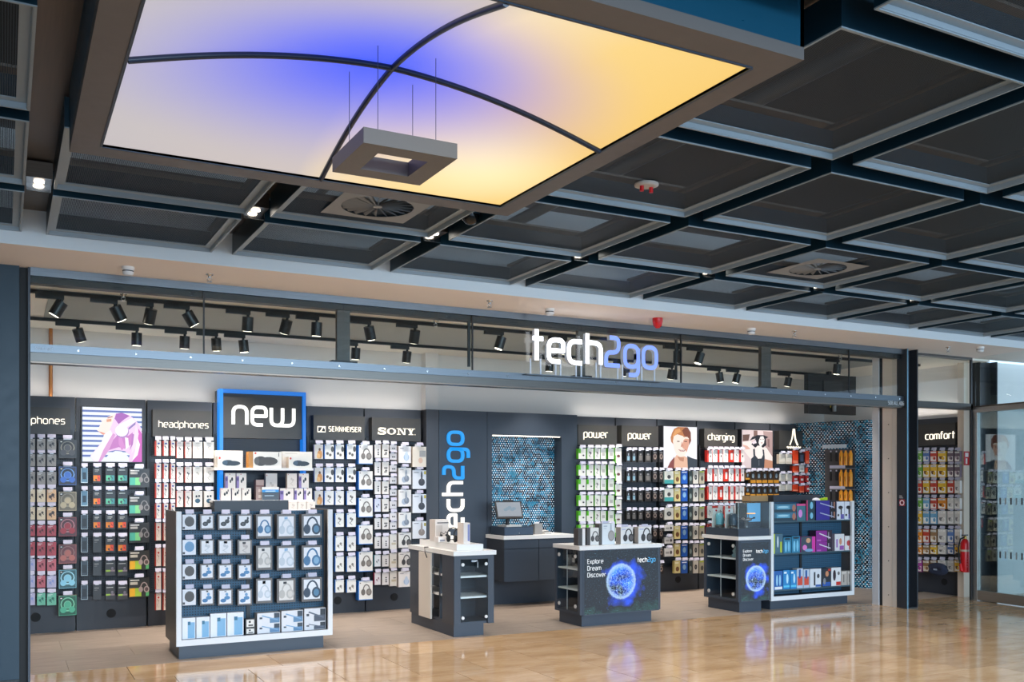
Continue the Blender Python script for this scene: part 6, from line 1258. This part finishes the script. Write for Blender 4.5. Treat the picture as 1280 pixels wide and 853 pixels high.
Yf = 9.23
a, b = f1(926, 752), f1(960.5, 749.5); zt_ = f1(926, 679).z; zb_ = f1(926, 752).z; gl = f1(944.5, 723.5)
C3 = led_counter('dark counter with a small blue globe screen, beside the right gondola', 8.12, 8.65, Yf, 9.90, .955, .135, (8.16, 8.52), (a.x, zb_, b.x, zt_), (gl.x - a.x, gl.z - zb_, .165), (f1(928.5, 691).x - a.x, f1(928.5, 691).z - zb_, .023, .052), (f1(944.5, 691.5).x - a.x, f1(944.5, 691.5).z - zb_, f1(959.5, 691).x - f1(944.5, 691).x))
t = thing('glass_ornament', 'small clear glass gadget on the shelf inside the right counter', 'gadget', (8.25, 9.42, .66)); MB().lathe((8.25, 9.42, .682), [(.05, 0), (.06, .03), (.035, .05), (.05, .08), (.02, .12)], 14).build('body', pm('#a8c4cc', 0.1), t); MB().lathe((8.25, 9.42, .802), [(.02, 0), (.012, .02)], 10).build('cap', pm('#8fb0bc', 0.2), t)
# boxes on the middle counter
YB2 = 9.25; zc2 = .915; g = 'headphone boxes on the middle counter'
STY['hcd'] = ('dark-sided white', 'headphone_box', 'headphones', '#cfc8c2', '#453f3d', .1, P_all(P_rects(('#3f3a38', 0, 0, .58, 1), ('#e2ddd8', .58, 0, 1, 1))))
STY['hce'] = ('white small-headphone', 'headphone_box', 'headphones', '#e2ddd6', '#4a4442', .1, P_all(P_rects(('#453f3d', 0, 0, .28, 1)), P_head('#4a4543', '#6a6460', .68, .42, .42)))
STY['hcf'] = ('large silver', 'headphone_box', 'headphones', '#dcdfe0', '#56504c', .1, P_all(P_rects(('#55504c', 0, 0, .16, 1), ('#9aa4b0', .26, .86, .5, .9), ('#b4bcc4', .26, .76, .45, .79)), P_ell(('#a8b0b8', .74, .78, .05, .24), ('#8f8884', .76, .42, .22, .26), ('#a39c98', .76, .42, .15, .19))))
STY['hcg'] = ('white black-headphone', 'headphone_box', 'headphones', '#dedbd8', '#a39c96', .1, P_all(P_head('#34302f', '#5a5452', .62, .42, .5), P_rects(('#b4b4d0', .08, .84, .4, .9))))
STY['hch'] = ('narrow black', 'headphone_box', 'headphones', '#2e2926', '#1e1b19', .1, P_rects(('#8a827c', .3, .2, .7, .5), ('#c2b8b0', .3, .7, .7, .8)))
for s, a_1, b_1, v in (('hcd', 722.8, 731.5, 661), ('hce', 733.5, 748.5, 660), ('hcf', 749.5, 768.5, 655), ('hcg', 776, 791, 659.5), ('hch', 792, 797, 661.5), ('hcg', 798, 814, 659)):
    lab = f'{STY[s][0]} headphone box on the middle counter' + (', second from the right' if s == 'hch' else ', rightmost of the row' if a_1 == 798 else '')
    stand(s, lab, a_1, b_1, v, 0, YB2 + (.08 if s == 'hch' else 0), g, zb=zc2 + .001)
# glass case on the right counter
t = thing('glass_showcase', 'glass showcase on a dark base atop the right counter', 'showcase', (8.38, 9.25, .955))
boxo('base', NAVY, t, 8.13, 9.245, .956, 8.645, 9.88, 1.05)
for b_ in ((8.13, 9.245, 8.645, 9.251), (8.13, 9.874, 8.645, 9.88), (8.13, 9.251, 8.136, 9.874), (8.639, 9.251, 8.645, 9.874)): boxo('glass_side', CASEG, t, b_[0], b_[1], 1.05, b_[2], b_[3], 1.375)
boxo('glass_lid', CASEG, t, 8.13, 9.245, 1.375, 8.645, 9.88, 1.381)
for x in (8.13, 8.645):
    boxo('edge_seam', pm('#bcd6dc', 0.2), t, x - .002, 9.243, 1.05, x + .002, 9.247, 1.381)
boxo('poster_card', pm('#7fc4ec', 0.5), t, 8.42, 9.40, 1.13, 8.637, 9.412, 1.37); MB().face([(8.41, 9.859, 1.22), (8.46, 9.859, 1.22), (8.45, 9.859, 1.34), (8.41, 9.859, 1.30)]) if False else None
boxo('inner_step', ANTHD, t, 8.42, 9.39, 1.051, 8.63, 9.6, 1.13)
for i, (x, yy, cc) in enumerate(((8.22, 9.45, '#3c4650'), (8.20, 9.68, '#6fb0bc'))):
    q = thing('camera_gadget', ('dark' if i == 0 else 'turquoise') + ' gadget on a small stand inside the glass showcase', 'gadget', (x, yy, 1.05))
    MB().lathe((x, yy, 1.051), [(.06, 0), (.06, .03), (.03, .04)], 14).build('stand', pm('#4a4440', 0.4), q); m = MB(); m.lathe((x, yy, 1.09), [(.05, 0), (.055, .06), (.05, .13), (.03, .15)], 14); m.build('body', pm(cc, 0.3), q)
    boxo('back_box', pm('#e6e0d8', .5), q, x - .06, yy + .07, 1.051, x + .06, yy + .085, 1.30); MB().cyl((x, yy + .068, 1.27), (x, yy + .07, 1.27), .014, n=10).build('dot', RED, q)
q = thing('drone', 'small silver drone with an orange light bar inside the glass showcase', 'drone', (8.36, 9.36, 1.051))
MB().lathe((8.36, 9.36, 1.06), [(.03, 0), (.03, .08), (.07, .09), (.075, .11), (.04, .13)], 14).build('body', pm('#8f8a86', 0.25, 0.6), q)
for sx_, sy_ in ((-1, -1), (1, -1), (-1, 1), (1, 1)): MB().tube([(8.36, 9.36, 1.165), (8.36 + sx_ * .07, 9.36 + sy_ * .07, 1.18)], .006).build('arm', BLACK, q); MB().cyl((8.36 + sx_ * .07, 9.36 + sy_ * .07, 1.175), (8.36 + sx_ * .07, 9.36 + sy_ * .07, 1.195), .015, n=10).build('motor', BLACK, q)
MB().box(8.33, 9.30, 1.235, 8.46, 9.31, 1.245).build('light_bar', pm('#ff9a30', .3, em=2.5), q); MB().cyl((8.35, 9.305, 1.19), (8.35, 9.305, 1.236), .004, n=6).build('light_post', BLACK, q)

# ================================================================== BOTTLE STAND ON THE MOSAIC PILLAR
d_ = (hb - ha).normalized(); nn = Vector((d_.y, -d_.x, 0)); nn = nn if nn.x < 0 else -nn
def onPlane(u, v, off):
    r = Vector(_ray(u, v)); P0 = ha + nn * off; O = Vector((0, 0, CH)); k = (P0 - O).dot(nn) / r.dot(nn); return O + r * k
def pbox(mb, u0, u1, v0, v1, off, th, m=0):
    a = onPlane(u0, v0, off); b = onPlane(u1, v0, off); z0 = onPlane((u0 + u1) / 2, v1, off).z; z1 = onPlane((u0 + u1) / 2, v0, off).z
    c = (a + b) / 2 - nn * th / 2; c.z = (z0 + z1) / 2; mb.obox(c, (b - a) * .5 * Vector((1, 1, 0)), nn * th / 2, (0, 0, (z1 - z0) / 2), m)
c = onPlane(1052, 640, .1)
bs = thing('bottle_rack', 'grey slatted rack hung with orange bottles on the mosaic pillar', 'display unit', (c.x, c.y, .9))
m = MB(); pbox(m, 1031, 1068, 562, 690, .06, .03); m.build('back_board', pm('#4b4c50', 0.5), bs)
for v in (584, 610):
    m = MB(); pbox(m, 1037, 1056, v - 2, v + 1.5, .22, .012); m.build('label_strip', TICKET, bs); m = MB(); pbox(m, 1037, 1066, v + 1.5, v + 2.6, .2, .14); m.build('ledge', pm('#8a8c90', 0.4, 0.4), bs)
m = MB(); pbox(m, 1037, 1066, 627.5, 628.6, .2, .14); m.build('ledge', pm('#8a8c90', 0.4, 0.4), bs)
k = 0
for r, (v0, v1) in enumerate(((563.5, 582), (587.5, 608.5), (612.5, 627.3))):
    for i, u in enumerate((1051.5, 1057.3, 1063.2)):
        p = onPlane(u, v1, .19); z1 = onPlane(u, v0, .19).z; rad = .031
        o = thing('drinks_bottle', f'orange drinks bottle, {ordn[i]} from left on the {["top", "middle", "bottom"][r]} tier of rack', 'bottle', p, 'orange bottles on the rack'); H_ = z1 - p.z
        MB().lathe(p, [(rad, 0), (rad, H_ * .78), (rad * .8, H_ * .86), (rad * .5, H_ * .9)], 12).build('body', pm('#f7a322', 0.3), o); MB().lathe(p + Vector((0, 0, H_ * .9)), [(rad * .55, 0), (rad * .55, H_ * .1)], 12).build('cap', pm('#ee9420', 0.4), o)
        fr = frame(p, tuple(d_), (0, 0, 1), tuple(nn)); m = MB(); m.prism([(-.004, H_ * .3), (.004, H_ * .3), (.004, H_ * .6), (-.004, H_ * .6)], fr, rad + .001, rad - .004); m.build('print', pm('#5a3408', 0.5), o)
    for i, u in enumerate((1038.5, 1045.5)):
        p = onPlane(u, v0 + 4, .2); o = thing('cable_hank', f'thin black cable hank, {["left", "right"][i]} on the {["top", "middle", "bottom"][r]} tier of rack', 'cable', p, 'cable hanks on the rack')
        MB().obox(p - Vector((0, 0, .05)), d_ * .012, nn * .01, (0, 0, .07)).build('hank', BLACK, o); MB().obox(p + Vector((0, 0, .035)), d_ * .01, nn * .003, (0, 0, .012)).build('header_tag', TICKET, o)
m = MB(); pbox(m, 1028, 1058, 556, 560.5, .22, .01); m.build('top_sign', pm('#c9d4dc', 0.4), bs)

# ================================================================== COMFORT BAY ON THE RIGHT WALL
XW = 12.15; rwf = lambda u, v, X=XW: onX(u, v, X)
def yzbox(mb, u0, u1, z0, z1, X0, X1): mb.box(X0, onX(u0, 600, X0).y, z0, X1, onX(u1, 600, X0).y, z1)
RB = thing('display_bay', 'dark wall bay headed by the comfort sign behind the right doorway', 'display unit', (XW, 9.45, 0))
boxo('back_panel', ANTH, RB, XW, 9.08, .40, 12.198, 10.33, 2.58); boxo('base_panel', ANTHD, RB, XW - .02, 9.08, 0, 12.198, 10.33, .40)
y0_, y1_ = rwf(1200, 540).y, rwf(1150, 540).y; z1 = onX(1175, 529.5, XW - .1).z; z0 = onX(1175, 557, XW - .1).z
boxo('header_panel', SIGNB, RB, XW - .1, y0_, z0, XW, y1_ + .1, z1)
fr = frame((XW - .112, onX(1156, 545, XW - .112).y, onX(1160, 549.5, XW - .112).z), (0, -1, 0), (0, 0, 1), (-1, 0, 0))
wd = onX(1156, 545, XW - .112).y - onX(1193.5, 545, XW - .112).y; un = wd / (text_width('comfort') + .2); letters('comfort', un, un * .145, fr, 0, -.012, GLOW, RB, un * .1, 0)
pq = onX(1180.6, 727.7, XW - .02); MB().cyl((XW - .026, pq.y, pq.z), (XW - .02, pq.y, pq.z), .05, n=18).build('cable_port', RUBBER, RB)
XP = 11.98
rows_ = [(564, 577.5), (581, 597), (601, 617), (623, 636.5), (639, 655.5), (662, 678.5), (682, 693), (701, 715)]
cc_ = [['cg', 'cg', 'cr', 'cg', 'cy', 'co', 'co', 'cm'], ['cb', 'cy', 'cy', 'cs', 'cs', 'cr', 'cn', 'cn'], ['cr', 'cy', 'cr', 'cr', 'cs', 'cn', 'cy', 'cn'], ['cy', 'cy', 'cy', 'co', 'cw', 'cw', 'cw', 'cw'], ['cp', 'cp', 'cr', 'cw', 'cw', 'cb', 'cb', 'cw'], ['cp', 'cp', 'cw', 'cw', 'cw', 'cw', 'cy', 'cy']]
us = [(1144, 1152.5), (1153.5, 1161.5), (1162.5, 1171), (1172, 1182.5), (1184, 1192), (1193, 1200)]
for ci, (u0, u1) in enumerate(us):
    for ri, (v0, v1) in enumerate(rows_):
        um = (u0 + u1) / 2; s = cc_[ci][ri]; a = onX(u0, v0, XP); b = onX(u1, v0, XP); z1 = onX(um, v0, XP).z; z0 = onX(um, v1, XP).z
        yc_ = (a.y + b.y) / 2; wdt = abs(a.y - b.y) - .008
        pack(s, f'{STY[s][0]} travel pack, {ordn[ri]} down in {COLN[ci]} column, below the comfort sign', 0, wdt, z0, z1, (XP, yc_, z0), rz=-pi / 2, group='travel packs below the comfort sign')
        h = hook(RB, 0, 0, .155, 0, .085); o = ORI[RB.name]; h.location = (XW - o[0], yc_ - o[1], z1 + .024 - o[2]); h.rotation_euler = (0, 0, -pi / 2)
p = onX(1172, 712, 11.88); t = thing('travel_pillow', 'navy travel pillow hanging low below the comfort sign', 'pillow', (p.x, p.y, p.z - .07))
m = MB(); m.tube([(p.x, p.y + .12 * cos(a) * 1.0, p.z + .045 * sin(a)) for a in [radians(20 + 320 * k / 14) for k in range(15)]], .05, 10); m.build('cushion', pm('#232a3e', 0.8), t); m = MB(); m.obox((p.x - .052, p.y, p.z - .0), (.002, 0, 0), (0, .03, 0), (0, 0, .012)); m.build('label', pm('#8f98a8', .5), t)
# fire extinguisher and its sign on the end of the wall
ex = (12.17, 8.84); zb_ = onY(1206, 715.5, ex[1]).z; zt_ = onY(1206, 674, ex[1]).z; xe = onY(1206.3, 690, ex[1]).x
E_ = thing('fire_extinguisher', 'red fire extinguisher with black hose beside the glass door', 'extinguisher', (xe, ex[1], zb_)); H_ = zt_ - zb_
MB().lathe((xe, ex[1], zb_), [(.058, 0), (.062, .02), (.062, H_ * .86), (.045, H_ * .95), (.02, H_)], 18).build('cylinder', RED, E_)
MB().lathe((xe, ex[1], zt_), [(.02, 0), (.024, .03), (.012, .045)], 12).build('valve', pm('#b89a50', 0.3, .8), E_); boxo('handle', BLACK, E_, xe - .06, ex[1] - .012, zt_ + .045, xe + .05, ex[1] + .012, zt_ + .06)
MB().tube([(xe - .02, ex[1], zt_ + .02), (xe - .10, ex[1], zt_ + .0), (xe - .14, ex[1], zt_ - .12), (xe - .13, ex[1], zt_ - .26), (xe - .10, ex[1], zt_ - .34)], .011, 8).build('hose', RUBBER, E_); MB().cyl((xe - .10, ex[1], zt_ - .34), (xe - .075, ex[1], zt_ - .44), .016, .026, 10).build('nozzle', RED, E_)
MB().lathe((xe, ex[1], zb_ + H_ * .62), [(.0626, 0), (.0626, H_ * .06)], 18).build('band', pm('#b8a890', .5), E_); m = MB()
for i in range(4): m.face([(xe + .0635 * sin(a_) , ex[1] - .0635 * cos(a_), zb_ + H_ * (.16 + .08 * i) + dz) for a_, dz in ((-.5, 0), (.3, 0), (.3, .012), (-.5, .012))])
m.build('instruction_text', pm('#f0d8d4', .5), E_); boxo('wall_bracket', BLACK, E_, xe - .03, ex[1] + .06, zb_ + .2, xe + .03, 8.969, zb_ + .26)
a = onY(1205, 564.5, 8.965); b = onY(1211.5, 582, 8.965); t = thing('extinguisher_sign', 'small red fire extinguisher pictogram sign on the cream wall end', 'sign', (a.x, 8.965, b.z))
boxo('plate', RED, t, a.x, 8.962, b.z, b.x, 8.969, a.z); m = MB(); w_ = b.x - a.x; h_ = a.z - b.z; m.prism([(w_ * .3, h_ * .1), (w_ * .6, h_ * .1), (w_ * .6, h_ * .5), (w_ * .3, h_ * .5)], frame((a.x, 8.962, b.z)), .001, 0); m.prism([(w_ * .2, h_ * .6), (w_ * .8, h_ * .6), (w_ * .8, h_ * .9), (w_ * .2, h_ * .9)], frame((a.x, 8.962, b.z)), .001, 0); m.build('pictogram', pm('#f3e6e2', .5), t)

# ================================================================== TRACK LIGHTS, MONITOR, COVE LIGHT
for i, (y, lab) in enumerate(((9.36, 'front'), (10.92, 'rear'))):
    tag(MB().box(.02, y - .018, 3.30, 11.6, y + .018, 3.3325 if True else 3.34).build('lighting_track', BLACK), f'long black {lab} lighting track under the shop ceiling', 'track')
TRK = [(77, 0, 38, 0), (144, 0, -35, .6), (189, 0, 10, .15), (234, 0, -45, .0), (310, 0, 0, .3), (359, 0, 12, 0), (396, 0, 0, .3), (461, 0, -20, .5), (519, 0, 0, .4), (627, 0, 18, .2), (706, 0, -10, .1), (847, 0, -18, .5), (876, 0, 20, .0), (1047, 0, -5, .6),
       (97, 1, -22, .3), (171, 1, 0, 0), (231, 1, 0, 0), (270, 1, -8, 1.0), (304, 1, -8, 1.0), (445, 1, 0, 0), (509, 1, 0, 0), (687, 1, 0, 0), (783, 1, 0, 0), (840, 1, 0, 0), (899, 1, -18, .8), (922, 1, 12, 0), (986, 1, 0, 0)]
cnt = [0, 0]
for i, (u, k, tilt, lit) in enumerate(TRK):
    y = (9.36, 10.92)[k]; x = onY(u, 400, y).x; cnt[k] += 1
    lab = f"black cylinder spotlight, number {cnt[k]} from left on the {['front', 'rear'][k]} lighting track"
    lab = f"black cylinder spotlight, {ordn[cnt[k] - 1]} from left on the {['front', 'rear'][k]} lighting track"
    t = thing('track_spotlight', lab, 'spotlight', (x, y, 3.30), 'spotlights on the shop ceiling tracks')
    boxo('driver_box', BLACK, t, x - .21, y - .02, 3.262, x + .02, y + .02, 3.2995); MB().cyl((x, y, 3.215), (x, y, 3.262), .014, n=8).build('stem', BLACK, t)
    a = radians(tilt); fwd = .12 + .26 * ((i * 7) % 3) / 2
    dv = Vector((sin(-a) * .9, fwd if k == 0 else fwd * .8, -1)).normalized(); c0 = Vector((x, y, 3.232)) - dv * .01
    MB().cyl(c0, c0 + dv * .135, .054, n=16).build('cylinder_head', pm('#1b1d20', .35), t)
    em = 14 if lit > .4 else 5
    MB().cyl(c0 + dv * .136, c0 + dv * .139, .042, n=16).build('lens', pm('#fff2dc', .3, em=em), t)
    l = lamp('spot_lamp', 'SPOT', (0, 0, 0), SPOT_W * (.72 if u < 640 else 1.15), (1.0, .93, .86), spot_size=radians(92), spot_blend=.85, shadow_soft_size=.04); l.parent = t
    l.location = c0 + dv * .145 - Vector((x, y, 3.30)); l.rotation_euler = dv.to_track_quat('-Z', 'Y').to_euler()
for k, (u, v) in enumerate(((141, 366), (503, 0), (717, 0), (986, 0))):
    x = onY(u, 400, 10.2).x; sprinkler((x, 9.25, 3.34), f'small chrome sprinkler on the shop ceiling behind the glass, {ordn[k]} from left')
p0, p1 = onY(1010, 470, 10.6), onY(1070, 470, 10.6); zt_, zb_ = onY(1040, 469, 10.6).z, onY(1040, 518, 10.6).z
t = thing('hanging_screen', 'black ceiling-hung screen seen from behind with a yellow cable', 'screen', ((p0.x + p1.x) / 2, 10.6, zb_))
boxo('casing', BLACK, t, p0.x, 10.6, zb_, p1.x, 10.68, zt_); xm = (p0.x + p1.x) / 2
boxo('mount_pole', BLACK, t, xm - .03, 10.64, zt_, xm + .03, 10.7, 3.338); boxo('rear_plate', pm('#2b2d30', .4), t, xm - .2, 10.585, zb_ + .12, xm + .2, 10.6, zt_ - .1)
MB().tube([(xm - .06, 10.58, zb_ + .1), (xm - .05, 10.57, zb_ + .22), (xm + .02, 10.57, zb_ + .27), (xm + .08, 10.575, zb_ + .18)], .008).build('cable', pm('#c9a82a', .5), t); MB().lathe((xm + .0, 10.56, zb_ + .04), [(.03, 0), (.03, .1)], 10).build('connector', pm('#8a8f92', .4), t)
for i, (xa_, xb2) in enumerate(((.0, 2.15), (3.35, 4.8), (7.25, 11.3))):
    l = lamp('cove_light', 'AREA', ((xa_ + xb2) / 2, 11.61, 2.60), COVE_W * (xb2 - xa_) / 4, (1.0, .95, .9), shape='RECTANGLE', size=xb2 - xa_, size_y=.03); l.rotation_euler = (pi - radians(25), 0, 0)
l = lamp('cove_light', 'AREA', (12.10, 9.7, 2.62), 1.6, (1.0, .95, .9), shape='RECTANGLE', size=.05, size_y=1.1); l.rotation_euler = (pi, 0, 0)

# ---- last small things
yy = 9.56; t = thing('pouch', 'white rounded pouch with a lime corner on top of the right gondola', 'pouch', (onY(1018, 629, yy).x, yy, 1.36))
m = MB(); m.lathe((onY(1017, 629, yy).x, yy, 1.356), [(.105, 0), (.10, .03), (.075, .06), (.03, .078)], 16); m.build('body', pm('#dcd8dc', .5), t)
a = onY(1022, 622, yy - .09); b = onY(1034.5, 630, yy - .09); m = MB(); m.prism([(0, 0), (b.x - a.x, 0), (b.x - a.x, .075), ((b.x - a.x) * .4, .06)], frame((a.x, yy - .09, 1.356)), 0, -.05); m.build('lime_corner', pm('#b4d21c', .45), t)
p = onX(1172, 712, 11.88); h = hook(RB, 0, 0, .155, 0, .085); o = ORI[RB.name]; h.location = (XW - o[0], p.y - o[1], p.z + .085 - o[2]); h.rotation_euler = (0, 0, -pi / 2)
MB().tube([(12.0, p.y, p.z + .09), (11.93, p.y - .02, p.z + .05), (11.885, p.y, p.z + .04)], .004).build('hang_loop', BLACK, bpy.data.objects['travel_pillow'])
tag(MB().tube([(4.20, 9.9, .912), (4.14, 9.86, .915), (4.135, 9.84, .86), (4.15, 9.82, .80)], .006).build('security_cable', BLACK), 'thin black security cable over the edge of the centre counter', 'cable')
for k, (u, yv) in enumerate(((757, 9.31), (781, 9.31), (806, 9.31))):
    z0 = onY(u, (655, 659.5, 659)[k], 9.25).z; x = onY(u, 660, yv).x
    q = tag(MB().box(x - .045, yv, z0 + .001, x + .045, yv + .004, z0 + .03).build('price_card', TICKET), f'small white price card on a headphone box of the middle counter, {ordn[k]} from left', 'price card')
